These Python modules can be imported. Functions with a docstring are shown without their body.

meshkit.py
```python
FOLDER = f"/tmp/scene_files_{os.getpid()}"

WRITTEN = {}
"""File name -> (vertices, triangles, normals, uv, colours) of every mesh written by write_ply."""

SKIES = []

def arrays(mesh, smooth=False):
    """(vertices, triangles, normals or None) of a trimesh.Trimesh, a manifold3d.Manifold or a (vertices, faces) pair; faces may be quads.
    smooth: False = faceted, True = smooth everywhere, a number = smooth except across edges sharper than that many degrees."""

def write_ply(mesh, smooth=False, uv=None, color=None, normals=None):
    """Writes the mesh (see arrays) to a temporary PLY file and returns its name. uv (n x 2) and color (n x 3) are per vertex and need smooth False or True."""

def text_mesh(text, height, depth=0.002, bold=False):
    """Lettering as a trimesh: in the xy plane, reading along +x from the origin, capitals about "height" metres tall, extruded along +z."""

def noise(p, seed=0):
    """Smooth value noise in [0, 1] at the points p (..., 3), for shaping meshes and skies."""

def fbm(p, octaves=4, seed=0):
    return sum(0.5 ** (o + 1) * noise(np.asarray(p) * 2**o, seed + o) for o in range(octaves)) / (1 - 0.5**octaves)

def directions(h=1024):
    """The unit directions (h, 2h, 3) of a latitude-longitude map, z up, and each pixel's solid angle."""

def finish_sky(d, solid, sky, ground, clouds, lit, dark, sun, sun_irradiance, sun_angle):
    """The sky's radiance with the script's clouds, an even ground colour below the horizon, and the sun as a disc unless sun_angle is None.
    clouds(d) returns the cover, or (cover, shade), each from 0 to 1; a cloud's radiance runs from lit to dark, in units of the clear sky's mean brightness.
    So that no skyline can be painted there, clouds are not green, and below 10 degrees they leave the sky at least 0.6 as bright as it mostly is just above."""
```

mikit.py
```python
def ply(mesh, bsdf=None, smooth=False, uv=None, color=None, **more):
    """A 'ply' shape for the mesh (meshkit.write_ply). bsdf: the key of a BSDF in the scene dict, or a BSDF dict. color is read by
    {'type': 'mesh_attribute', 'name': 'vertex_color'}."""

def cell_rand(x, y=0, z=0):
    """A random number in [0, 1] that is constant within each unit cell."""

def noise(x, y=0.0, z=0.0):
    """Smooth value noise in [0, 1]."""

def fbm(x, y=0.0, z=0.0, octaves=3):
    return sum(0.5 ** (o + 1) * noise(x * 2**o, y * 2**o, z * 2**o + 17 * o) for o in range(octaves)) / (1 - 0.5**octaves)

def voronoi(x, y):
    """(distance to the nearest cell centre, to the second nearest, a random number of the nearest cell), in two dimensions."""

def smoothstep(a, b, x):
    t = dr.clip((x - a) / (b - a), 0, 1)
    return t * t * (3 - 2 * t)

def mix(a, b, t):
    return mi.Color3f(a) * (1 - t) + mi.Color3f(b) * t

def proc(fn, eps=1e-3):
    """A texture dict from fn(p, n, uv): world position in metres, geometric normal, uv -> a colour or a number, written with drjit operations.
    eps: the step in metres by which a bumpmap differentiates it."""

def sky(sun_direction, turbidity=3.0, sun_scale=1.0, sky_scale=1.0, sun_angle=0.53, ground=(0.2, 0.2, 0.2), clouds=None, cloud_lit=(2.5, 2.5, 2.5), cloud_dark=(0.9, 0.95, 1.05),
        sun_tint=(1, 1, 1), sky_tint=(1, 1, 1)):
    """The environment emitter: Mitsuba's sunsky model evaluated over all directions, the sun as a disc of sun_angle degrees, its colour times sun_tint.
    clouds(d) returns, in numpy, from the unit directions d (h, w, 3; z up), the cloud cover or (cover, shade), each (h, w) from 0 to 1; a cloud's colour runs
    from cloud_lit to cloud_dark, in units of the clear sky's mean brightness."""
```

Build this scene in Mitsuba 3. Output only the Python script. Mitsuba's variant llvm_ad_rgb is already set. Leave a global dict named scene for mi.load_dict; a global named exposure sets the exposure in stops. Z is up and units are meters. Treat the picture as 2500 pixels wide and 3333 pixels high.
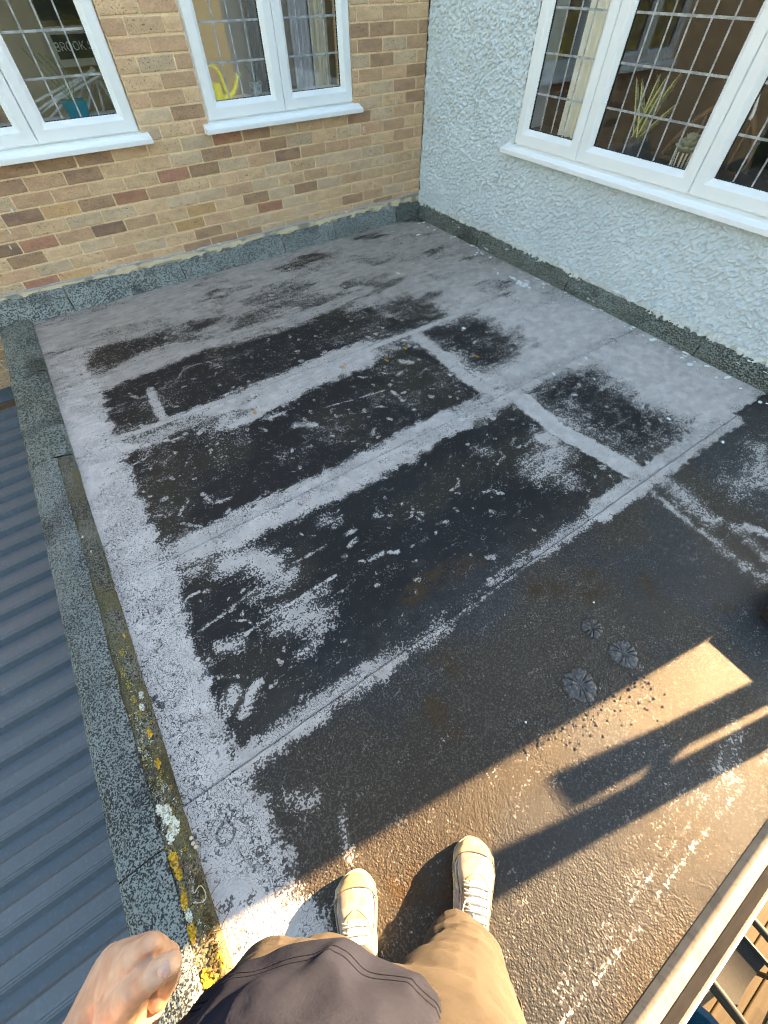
import math, random
import numpy as np
import trimesh, shapely.geometry as sg
import manifold3d as m3
from scipy import ndimage
import drjit as dr
import mitsuba as mi
import mikit, meshkit
from mikit import noise, fbm, voronoi, cell_rand, smoothstep, mix

T = mi.ScalarTransform4f
scene, labels = {}, {}
rng = random.Random(7)
nr = np.random.RandomState(11)

# ------------------------------------------------------------------ camera, sky, exposure
CAM = np.array([-3.0373, -3.8391, 1.5098])
ROT = np.array([[0.825574, -0.564284, -0.003176], [-0.456833, -0.665043, -0.590781], [0.331256, 0.489184, -0.806826]])                          # rows: right, down, forward of the camera in the world
RIGHT, DOWN, FWD = ROT
scene['camera'] = {'type': 'perspective', 'fov': 2 * math.degrees(math.atan(1250 / 1302.74)), 'fov_axis': 'x',
                   'near_clip': 0.01, 'far_clip': 400.0,
                   'to_world': T().look_at(origin=CAM.tolist(), target=(CAM + FWD).tolist(), up=(-DOWN).tolist())}
SUN_EL = math.radians(18.7)
SUN = (0.9865 * math.cos(SUN_EL), -0.1638 * math.cos(SUN_EL), math.sin(SUN_EL))
scene['sky'] = mikit.sky(SUN, turbidity=2.5, sun_scale=1.8, sky_scale=1.0, sun_angle=0.53, sun_tint=(1.0, 0.90, 0.80), sky_tint=(1.30, 1.02, 0.80), ground=(0.2, 0.19, 0.17))
exposure = 4.85

# ------------------------------------------------------------------ helpers
count = {}
def key(name):
    n = count.get(name, -1) + 1
    count[name] = n
    return name if n == 0 else f'{name}_{n:03d}'
def thing(name, label, cat, group=None):
    k = key(name)
    labels[k] = {'label': label, 'category': cat}
    if group: labels[k]['group'] = group
    return k
def put(name, mesh, bsdf, parent=None, smooth=False, kind=None, label=None, **more):
    k = key(f'{parent}__{name}' if parent else name)
    scene[k] = mikit.ply(mesh, bsdf, smooth=smooth, **more)
    if kind or label:
        labels.setdefault(k, {})
        if kind: labels[k]['kind'] = kind
        if label: labels[k]['label'] = label
    return k
def bs(name, color, rough=0.6, bump=None, bscale=1.0, eps=1e-3, **kw):
    c = color if isinstance(color, dict) else {'type': 'rgb', 'value': list(color)}
    b = {'type': 'principled', 'base_color': c, 'roughness': rough, **kw}
    if bump is not None:
        b = {'type': 'bumpmap', 'tex': mikit.proc(bump, eps), 'scale': bscale, 'bsdf': b}
    scene[name] = {'type': 'twosided', 'bsdf': b}
    return name
def box(x0, x1, y0, y1, z0, z1, c=0.0):
    if c <= 0:
        m = trimesh.creation.box(extents=(x1 - x0, y1 - y0, z1 - z0))
        m.apply_translation(((x0 + x1) / 2, (y0 + y1) / 2, (z0 + z1) / 2))
        return m
    P = []
    for x in (x0, x1):
        for y in (y0, y1):
            for z in (z0, z1):
                sx, sy, sz = (1 if x == x0 else -1), (1 if y == y0 else -1), (1 if z == z0 else -1)
                P += [(x + sx * c, y + sy * c, z), (x + sx * c, y, z + sz * c), (x, y + sy * c, z + sz * c)]
    return trimesh.convex.convex_hull(np.array(P))
def cat(ms):
    return trimesh.util.concatenate([m if isinstance(m, trimesh.Trimesh) else tri(m) for m in ms])
def tri(m):
    v, f, _ = meshkit.arrays(m)
    return trimesh.Trimesh(v, f, process=False)
def grid(P):
    """(n, m, 3) points -> mesh"""
    n, m = P.shape[:2]
    i, j = np.meshgrid(np.arange(n - 1), np.arange(m - 1), indexing='ij')
    a = (i * m + j).ravel()
    f = np.vstack([np.stack([a, a + m, a + m + 1], 1), np.stack([a, a + m + 1, a + 1], 1)])
    return trimesh.Trimesh(P.reshape(-1, 3), f, process=False)
def tube(pts, r, sides=8, closed=True):
    p = np.asarray(pts, float); n = len(p)
    r = np.broadcast_to(r, (n,))
    t = np.gradient(p, axis=0); t /= np.linalg.norm(t, axis=1, keepdims=True) + 1e-12
    a = np.cross(t, [0, 0, 1.0]) if abs(t[:, 2]).max() < 0.95 else np.cross(t, [1.0, 0.3, 0])
    a /= np.linalg.norm(a, axis=1, keepdims=True) + 1e-12
    b = np.cross(t, a)
    w = np.arange(sides + 1) * 2 * np.pi / sides
    P = p[:, None] + r[:, None, None] * (np.cos(w)[None, :, None] * a[:, None] + np.sin(w)[None, :, None] * b[:, None])
    m = grid(P)
    if closed:
        caps = []
        for k in (0, n - 1):
            c = len(m.vertices); v = np.vstack([P[k, :sides], p[k]])
            f = [(q, (q + 1) % sides, sides) for q in range(sides)]
            caps.append(trimesh.Trimesh(v, f, process=False))
        m = cat([m] + caps)
    return m
def spline(pts, n=40):
    from scipy.interpolate import CubicSpline
    p = np.asarray(pts, float); t = np.r_[0, np.cumsum(np.linalg.norm(np.diff(p, axis=0), axis=1))]
    return CubicSpline(t, p)(np.linspace(0, t[-1], n))
def sphere(c, r, n=16):
    return m3.Manifold.sphere(r, n).translate(tuple(map(float, c)))
def chain(js, n=18):
    out = []
    for (a, ra), (b, rb) in zip(js[:-1], js[1:]):
        out.append(m3.Manifold.batch_hull([sphere(a, ra, n), sphere(b, rb, n)]))
    return out
def smoothm(parts, edge, it=12):
    M = parts[0]
    for q in parts[1:]: M = M + q
    M = M.refine_to_length(edge)
    t = tri(M); t.merge_vertices()
    trimesh.smoothing.filter_taubin(t, lamb=0.5, nu=0.52, iterations=it)
    return t
def npnoise(P, s, seed=0):
    P = np.asarray(P, float) * s + seed * 17.3
    return meshkit.noise(P)
def col(*c): return mi.Color3f(*c)

# ------------------------------------------------------------------ roof surface (world co-ordinates, metres)
def seg_d(x, y, a, b):
    (ax, ay), (bx, by) = a, b
    dx, dy = bx - ax, by - ay
    L = dx * dx + dy * dy + 1e-12
    t = dr.clip(((x - ax) * dx + (y - ay) * dy) / L, 0, 1)
    return dr.square(x - ax - t * dx) + dr.square(y - ay - t * dy)
def line_d(x, y, pl):
    d = mi.Float(100.0)
    for a, b in zip(pl[:-1], pl[1:]): d = dr.minimum(d, seg_d(x, y, a, b))
    return dr.sqrt(d)
def poly_d(x, y, pl):
    d, ins = mi.Float(100.0), mi.Bool(False)
    for a, b in zip(pl, pl[1:] + pl[:1]):
        d = dr.minimum(d, seg_d(x, y, a, b))
        if a[1] != b[1]:
            c = ((a[1] > y) != (b[1] > y)) & (x < (b[0] - a[0]) * (y - a[1]) / (b[1] - a[1]) + a[0])
            ins = ins ^ c
    d = dr.sqrt(d)
    return dr.select(ins, -d, d)
def lerp_pl(y, pts):
    """piecewise linear x(y), pts in falling y"""
    v = mi.Float(pts[0][0])
    for (xa, ya), (xb, yb) in zip(pts[:-1], pts[1:]):
        v = v + (xb - xa) * dr.clip((y - ya) / (yb - ya), 0, 1)
    return v
LEFT = [(-3.33, -0.6), (-3.32, -1.22), (-3.335, -1.65), (-3.33, -1.82), (-3.35, -2.08), (-3.34, -2.63), (-3.36, -2.95), (-3.36, -3.19), (-3.39, -3.35), (-3.38, -3.47), (-3.335, -3.65), (-3.345, -3.83), (-3.31, -4.0), (-3.24, -4.25), (-3.2, -4.5)]
DARK = [  # polygon, strength, softness
    ([(-3.33, -.86), (-3.2, -.97), (-2.99, -.95), (-2.8, -.93), (-2.84, -.79), (-3.12, -.72), (-3.23, -.75)], .80, .05),
    ([(-3.3, -.46), (-3.07, -.49), (-2.65, -.53), (-2.74, -.7), (-3.12, -.62)], .42, .10),
    ([(-2.61, -.79), (-2.25, -.84), (-1.71, -.83), (-1.68, -1.0), (-2.3, -.96), (-2.61, -.87)], .55, .08),
    ([(-3.33, -1.24), (-3.0, -1.19), (-2.71, -1.17), (-2.21, -1.2), (-1.79, -1.24), (-1.46, -1.3), (-1.34, -1.68), (-1.72, -1.65), (-2.19, -1.65), (-2.81, -1.68), (-3.08, -1.67), (-3.34, -1.64)], .93, .03),
    ([(-1.46, -1.3), (-1.09, -1.25), (-1.04, -1.43), (-1.04, -1.7), (-1.34, -1.68)], .68, .07),
    ([(-1.3, -1.82), (-1.11, -1.86), (-.91, -1.87), (-.81, -1.95), (-.97, -2.14), (-.96, -2.28), (-1.04, -2.35), (-1.27, -2.37), (-1.32, -2.29), (-1.25, -2.18), (-1.29, -2.0)], .95, .085),
    ([(-3.34, -1.84), (-3.14, -1.87), (-2.68, -2.01), (-2.28, -1.92), (-1.88, -1.9), (-1.49, -1.89), (-1.44, -1.98), (-1.39, -2.23), (-1.36, -2.53), (-2.04, -2.52), (-2.65, -2.53), (-3.15, -2.52), (-3.34, -2.49), (-3.35, -2.08)], .99, .025),
    ([(-3.33, -2.79), (-3.26, -2.69), (-3.04, -2.73), (-2.38, -2.77), (-1.87, -2.72), (-1.38, -2.73), (-1.31, -3.0), (-1.3, -3.2), (-1.3, -3.46), (-1.67, -3.45), (-2.42, -3.48), (-3.33, -3.48), (-3.38, -3.47), (-3.36, -3.34), (-3.35, -2.91)], .985, .025),
    ([(-1.21, -2.64), (-.88, -2.67), (-.64, -2.75), (-.7, -2.91), (-.73, -3.11), (-.69, -3.37), (-.73, -3.44), (-1.14, -3.44), (-1.15, -3.27), (-1.19, -3.14), (-1.23, -3.07), (-1.23, -2.95)], .82, .13),
]
STRIPS = [  # polyline, half width, strength, softness
    ([(-3.4, -1.08), (-2.85, -1.07), (-2.25, -1.09), (-1.73, -1.12), (-1.3, -1.06)], .060, .76, .03),
    ([(-3.45, -1.70), (-2.83, -1.72), (-2.08, -1.76), (-1.51, -1.75), (-.81, -1.76)], .025, .84, .02),
    ([(-3.2, -1.79), (-2.6, -1.82), (-2.3, -1.84), (-1.6, -1.83)], .045, .52, .05),
    ([(-3.4, -2.6), (-3.04, -2.61), (-2.57, -2.62), (-1.93, -2.62), (-1.26, -2.61), (-.53, -2.55)], .070, .76, .028),
    ([(-3.4, -3.495), (-3.01, -3.485), (-2.8, -3.50)], .034, .80, .028), ([(-2.8, -3.50), (-2.55, -3.51)], .016, .66, .03), ([(-2.55, -3.51), (-2.2, -3.505), (-1.96, -3.50)], .004, .72, .016), ([(-2.0, -3.49), (-1.8, -3.49), (-1.6, -3.49)], .022, .74, .025), ([(-1.6, -3.49), (-1.2, -3.49), (-.87, -3.48), (-.44, -3.49)], .05, .88, .018),
    ([(-1.38, -1.8), (-1.39, -2.09), (-1.41, -2.34), (-1.39, -2.55)], .045, .8, .025),
    ([(-1.28, -2.66), (-1.30, -2.87), (-1.31, -2.99), (-1.28, -3.17), (-1.23, -3.46)], .058, .93, .015),
    ([(-3.07, -1.36), (-3.08, -1.67)], .025, .8, .015),
    ([(-1.28, -3.56), (-1.3, -3.74), (-1.3, -3.9)], .014, .6, .02), ([(-1.15, -3.52), (-1.21, -3.79)], .04, .55, .05),
    ([(-3.33, -2.71), (-3.1, -2.73)], .03, .5, .04),
    # splotches
    ([(-3.13, -2.76), (-3.04, -2.80), (-2.98, -2.88)], .05, .78, .06), ([(-3.0, -2.99), (-2.93, -2.97)], .03, .62, .05), ([(-3.03, -3.13), (-2.93, -3.19)], .055, .60, .07), ([(-3.03, -3.29), (-2.98, -3.27)], .02, .6, .03), ([(-3.28, -3.1), (-3.22, -3.12)], .018, .75, .03),
    ([(-3.33, -3.3), (-3.3, -3.28)], .03, .7, .03), ([(-3.3, -3.36), (-3.26, -3.32), (-3.22, -3.29)], .014, .75, .015), ([(-3.27, -3.66), (-3.22, -3.70)], .016, .5, .03), ([(-3.16, -3.79), (-3.19, -3.88)], .012, .7, .015),
    ([(-1.63, -3.14), (-1.45, -3.12), (-1.40, -3.02)], .07, .62, .08), ([(-1.58, -3.17), (-1.55, -3.27)], .06, .45, .06), ([(-1.77, -2.89), (-1.75, -2.9)], .03, .5, .05), ([(-1.43, -3.0), (-1.42, -3.0)], .035, .9, .01),
    ([(-.55, -3.72), (-.69, -3.80), (-.9, -3.78)], .04, .62, .08), ([(-2.62, -2.83), (-2.68, -2.81)], .02, .45, .04), ([(-2.46, -2.92), (-2.45, -2.93)], .012, .75, .02),
    # thin lines, worm trails, arcs
    ([(-3.32, -2.99), (-3.24, -2.98), (-2.98, -2.93), (-2.73, -2.93)], .003, .80, .012), ([(-3.1, -2.98), (-2.9, -2.955)], .022, .5, .03), ([(-3.27, -3.11), (-3.06, -3.092), (-2.77, -3.08)], .006, .98, .006), ([(-3.06, -3.11), (-2.85, -3.11)], .028, .5, .03), ([(-2.97, -2.81), (-2.955, -2.85), (-2.965, -2.89), (-2.96, -2.95)], .007, .98, .005),
    ([(-3.34, -2.84), (-3.31, -2.825), (-3.27, -2.83)], .006, .9, .006), ([(-3.35, -3.17), (-3.31, -3.205), (-3.26, -3.235)], .004, .75, .006), ([(-3.2, -3.02), (-3.15, -3.06), (-3.13, -3.13), (-3.16, -3.2)], .004, .62, .006),
    ([(-2.07, -3.0), (-2.03, -3.0), (-2.0, -2.97)], .007, .75, .008), ([(-1.95, -3.1), (-1.91, -3.11), (-1.9, -3.14)], .007, .8, .008), ([(-2.61, -3.1), (-2.55, -3.1), (-2.49, -3.135)], .008, .85, .008), ([(-2.65, -2.99), (-2.6, -2.975)], .009, .8, .008), ([(-1.77, -3.0), (-1.7, -2.98)], .007, .75, .008),
    ([(-1.61, -2.94), (-1.55, -2.91)], .008, .7, .008), ([(-1.55, -2.99), (-1.45, -2.97)], .008, .7, .008), ([(-2.33, -3.02), (-2.3, -2.99)], .008, .6, .008), ([(-2.26, -3.12), (-2.21, -3.13)], .007, .6, .008), ([(-2.64, -2.93), (-2.58, -2.93)], .008, .7, .008),
    ([(-1.87, -2.21), (-1.87, -2.32)], .009, .8, .01), ([(-2.29, -2.11), (-2.12, -2.14), (-1.88, -2.18)], .003, .8, .008), ([(-2.18, -2.46), (-2.13, -2.42)], .006, .7, .01), ([(-3.33, -1.95), (-3.24, -1.935), (-3.21, -1.87)], .003, .75, .005), ([(-3.22, -2.4), (-3.15, -2.34)], .006, .75, .008), ([(-3.22, -2.45), (-3.15, -2.52)], .005, .75, .006),
    ([(-3.08, -2.34), (-3.06, -2.42), (-2.98, -2.44)], .008, .75, .01), ([(-2.9, -1.36), (-2.82, -1.27), (-2.68, -1.28), (-2.63, -1.37), (-2.7, -1.46), (-2.9, -1.38), (-2.98, -1.42)], .004, .62, .008), ([(-3.18, -1.35), (-3.14, -1.42), (-3.08, -1.4)], .012, .75, .01), ([(-2.58, -2.01), (-2.5, -2.02)], .014, .7, .02), ([(-2.48, -2.15), (-2.4, -2.2)], .016, .65, .02), ([(-1.65, -2.0), (-1.6, -2.03)], .016, .7, .02), ([(-1.75, -2.1), (-1.68, -2.08)], .01, .7, .015),
    # near, sunlit side
    ([(-3.1, -4.43), (-2.67, -4.432), (-2.35, -4.42), (-1.9, -4.43)], .003, .50, .007), ([(-2.61, -4.392), (-2.31, -4.385)], .003, .62, .006), ([(-2.58, -4.372), (-2.2, -4.352)], .010, .30, .03), ([(-2.9, -4.40), (-2.68, -4.39)], .010, .34, .03), ([(-2.1, -4.375), (-1.95, -4.33)], .024, .42, .03),
    ([(-1.31, -3.95), (-1.31, -4.05), (-1.29, -4.12)], .02, .55, .03), ([(-1.15, -3.9), (-1.2, -4.06)], .025, .5, .03), ([(-1.11, -3.93), (-1.08, -4.0)], .02, .7, .015), ([(-1.21, -3.83), (-1.17, -3.84)], .015, .6, .02), ([(-.96, -3.82), (-.72, -3.83)], .008, .8, .01),
]
RINGS = [(-3.4, -3.06, .018)]
BROWN = [([(-2.57, -3.34), (-2.48, -3.32), (-2.38, -3.33), (-2.24, -3.36)], .035), ([(-2.14, -3.59), (-2.1, -3.6)], .03), ([(-2.06, -3.63), (-2.03, -3.66)], .025), ([(-1.97, -3.73), (-1.92, -3.74)], .035), ([(-1.73, -3.83), (-1.75, -3.89)], .025), ([(-2.74, -3.71), (-2.75, -3.79)], .03), ([(-2.66, -3.59), (-2.62, -3.63)], .025), ([(-1.9, -3.66), (-1.88, -3.7)], .02), ([(-2.95, -4.12), (-3.1, -4.02)], .03), ([(-1.58, -4.06), (-1.55, -4.08)], .018)]

def roof_color(p, n, uv):
    x0, y0 = mi.Float(p.x), mi.Float(p.y)
    w1, w2 = noise(x0 * 31, y0 * 31, 3.0) - .5, noise(x0 * 31, y0 * 31, 9.0) - .5
    v1, v2 = noise(x0 * 110, y0 * 110, 4.0) - .5, noise(x0 * 110, y0 * 110, 7.0) - .5
    x, y = x0 + .018 * w1 + .007 * v1, y0 + .022 * w2 + .007 * v2
    big = fbm(x0 * 3.1, y0 * 3.7, 1.0, 4)
    mid = fbm(x0 * 23, y0 * 31, 2.0, 3)
    brush = fbm(x0 * 14, y0 * 70, 6.0, 3)
    fine = fbm(x0 * 210, y0 * 210, 5.0, 2)
    front = smoothstep(-3.46, -3.50, y)
    wallzone = smoothstep(-.75, -.45, y) + smoothstep(-1.0, -.6, x)
    F = (.80 + .22 * dr.clip(wallzone, 0, 1) - .42 * smoothstep(.48, .68, big) - .40 * smoothstep(.50, .66, fbm(x0 * 2.2, y0 * 6.5, 51.0, 4)) * smoothstep(-2.6, -1.9, y)) * (1 - front)
    xb = x + .075 * (fbm(x0 * 5.5, y0 * 5.5, 41.0, 3) - .5)
    yb = y + .085 * (fbm(x0 * 4.5, y0 * 6.5, 47.0, 3) - .5) + .03 * (brush - .5)
    for pl, st, so in DARK:
        F = F * (1 - st * smoothstep(1.5 * so, -1.1 * so, poly_d(xb, yb, pl)))
    F = F + .20 * smoothstep(.50, .72, mid) * smoothstep(.4, .62, big) + .10 * smoothstep(.55, .75, brush)
    s1, s2, sr = voronoi(x0 * 17 + .5 * w1, y0 * 17 + .5 * w2)
    rad = .24 * smoothstep(.65, 1.0, sr)
    F = F + .42 * smoothstep(rad + .07, rad - .07, s1) * smoothstep(.72, .76, sr) * (1 - front)
    up = smoothstep(-2.75, -2.3, y) + smoothstep(-1.5, -1.1, x)
    smud = smoothstep(.50, .72, fbm(x0 * 6.5, y0 * 9, 21.0, 4)) + .7 * smoothstep(.56, .70, fbm(x0 * 60 + y0 * 40, y0 * 14 - x0 * 18, 13.0, 3))
    F = F + (.03 + .12 * dr.clip(up, 0, 1)) * smud * (1 - front * .4)
    xt, yt = x0 + .006 * v1, y0 + .006 * v2
    thin = .30 + .72 * noise(x0 * 45, y0 * 45, 15.0)
    for pl, hw, st, so in STRIPS:
        if hw < .013: F = dr.maximum(F, st * thin * smoothstep(so * 1.4, -so * .7, line_d(xt, yt, pl) - hw))
        else: F = dr.maximum(F, st * smoothstep(so * 1.5, -so * .9, line_d(x, y, pl) - hw))
    for cx, cy, r in RINGS:
        F = F + .8 * smoothstep(.009, .004, dr.abs(dr.sqrt(dr.square(x - cx) + dr.square(y - cy)) - r)) * (1 - F)
    ls = smoothstep(.05, -.035, x + .025 * w1 - lerp_pl(y, LEFT)) * smoothstep(-.3, -.8, y)
    F = dr.maximum(F, (.95 - .25 * smoothstep(.48, .75, mid)) * ls)
    th = dr.clip(.5 + 2.1 * (.52 * fine + .24 * mid + .24 * brush - .5), .05, .95)
    m = .86 * smoothstep(th - .17, th + .17, F) + .14 * smoothstep(.1, .9, F)
    # colours
    near = smoothstep(-.9, -2.2, y)
    coat = mix((.335, .30, .275), (.52, .485, .475), dr.clip(near * .75 + ls * .5, 0, 1)) * (.72 + .45 * mid) * (.9 + .25 * fine)
    coat = mi.Color3f(coat) * (1 - .25 * smoothstep(.45, .75, brush) * (1 - near))
    dark = mix((.0075, .0075, .0092), (.019, .0165, .012), smoothstep(.5, .75, big))
    speck = smoothstep(.52, .74, fbm(x0 * 260, y0 * 260, 3.0, 2))
    dfront = mix((.031, .029, .0275), (.085, .080, .075), speck * (.25 + .45 * smoothstep(.4, .65, fbm(x0 * 2.2, y0 * 2.2, 8.0, 3))))
    v = fbm(x0 * 1.9, y0 * 2.3, 31.0, 3)
    dfront = mi.Color3f(dfront) * (.72 + .6 * v) * mix((1.14, 1.0, .84), (.90, .97, 1.08), smoothstep(.40, .60, fbm(x0 * 2.6, y0 * 2.6, 37.0, 3)))
    c = mix(dark, dfront, smoothstep(-3.25, -3.6, y + .1 * w1))
    bw = mi.Float(0)
    for pl, hw in BROWN:
        bw = dr.maximum(bw, smoothstep(.035, -.02, line_d(x, y, pl) - hw + .03 * (mid - .5)))
    c = mix(c, mi.Color3f(.042, .024, .009) * (.5 + .9 * fine), bw * (1.0 - .35 * speck) * smoothstep(.36, .58, .6 * mid + .4 * fine))
    c = mix(c, coat, m)
    # crazing of the old coating
    d1, d2, _ = voronoi(x0 * 36 + 2.2 * w1 + 1.2 * v1, y0 * 30 + 2.2 * w2 + 1.2 * v2)
    e1, e2, _ = voronoi(x0 * 95 + 2.4 * w2 + 1.5 * v2, y0 * 85 + 2.4 * w1 + 1.5 * v1)
    ck1 = smoothstep(.10, .04, d2 - d1) * smoothstep(.30, .46, fbm(x0 * 6, y0 * 6, 5.0, 2))
    ck2 = smoothstep(.15, .06, e2 - e1) * smoothstep(.36, .54, fbm(x0 * 9, y0 * 9, 11.0, 2))
    edge = smoothstep(.12, -.05, x + 3.46)
    zone1 = ls * smoothstep(-1.5, -2.6, y) * (.65 + .35 * edge)
    zone2 = smoothstep(.08, .05, dr.abs(y + 2.61)) + smoothstep(.08, .05, dr.abs(y + 3.495)) + .8 * ls
    lap = smoothstep(.0045, .002, dr.abs(y0 + 3.497 + .004 * w1)) + smoothstep(.004, .002, dr.abs(y0 + 2.615 + .004 * w2)) + .8 * smoothstep(.004, .002, dr.abs(y0 + 1.735 + .004 * w2))
    lap = lap + 1.2 * smoothstep(.006, .003, dr.abs(dr.sqrt(dr.square((xt + 3.465) * 1.1) + dr.square(yt + 3.63)) - .027)) * (.5 + .5 * thin)
    k = dr.clip(.9 * ck1 * zone1 + .75 * ck2 * dr.clip(zone2, 0, 1) + .55 * lap, 0, 1)
    return mix(c, (.02, .02, .022), k)
def roof_bump(p, n, uv):
    x, y = mi.Float(p.x), mi.Float(p.y)
    g = fbm(x * 270, y * 270, 1.0, 2)
    f = smoothstep(-3.3, -3.6, y)
    return (g * (.45 + 1.5 * f) + .9 * fbm(x * 70, y * 70, 3.0, 2) * (.5 + .5 * f)) * .00125
def roof_rough(p, n, uv):
    x, y = mi.Float(p.x), mi.Float(p.y)
    return .50 + .22 * fbm(x * 5, y * 5, 2.0, 2) + .02 * smoothstep(-3.3, -3.6, y)
bs('mat_roof_felt', mikit.proc(roof_color), mikit.proc(roof_rough), roof_bump, 1.0, 8e-4, specular=.35)

flat_roof = thing('flat_roof', 'weathered black felt flat roof with worn grey coating between the brick and rendered walls', 'flat roof')
EDGES = [-.02, -1.075, -1.735, -2.615, -3.497, -4.535]
for i, (ya, yb) in enumerate(zip(EDGES[:-1], EDGES[1:])):
    xs, ys = np.linspace(-3.60, -.005, 180), np.linspace(ya, yb - (.0 if i == 4 else .03), 60)
    X, Y = np.meshgrid(xs, ys, indexing='ij')
    Pn = np.stack([X, Y, 0 * X], -1)
    Z = .004 * (meshkit.fbm(np.stack([X * 2.1, Y * 2.1, 0 * X], -1).reshape(-1, 3)).reshape(X.shape) - .5) if hasattr(meshkit, 'fbm') else 0 * X
    lip = np.clip((Y - (ya - .03)) / .03, 0, 1)
    Pn[..., 2] = Z - .0035 * (Y < yb - .012) * (i < 4) - .002 * i * 0
    Pn[..., 2] += .0045 * lip * (i > 0)
    put('felt_sheet', grid(Pn), 'mat_roof_felt', flat_roof, smooth=True)
scene_deck = box(-3.72, 0.0, -4.54, 0.0, -.18, -.012)
bs('mat_deck_wood', (.22, .15, .09), .8)
put('roof_deck', scene_deck, 'mat_deck_wood', flat_roof)

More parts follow.
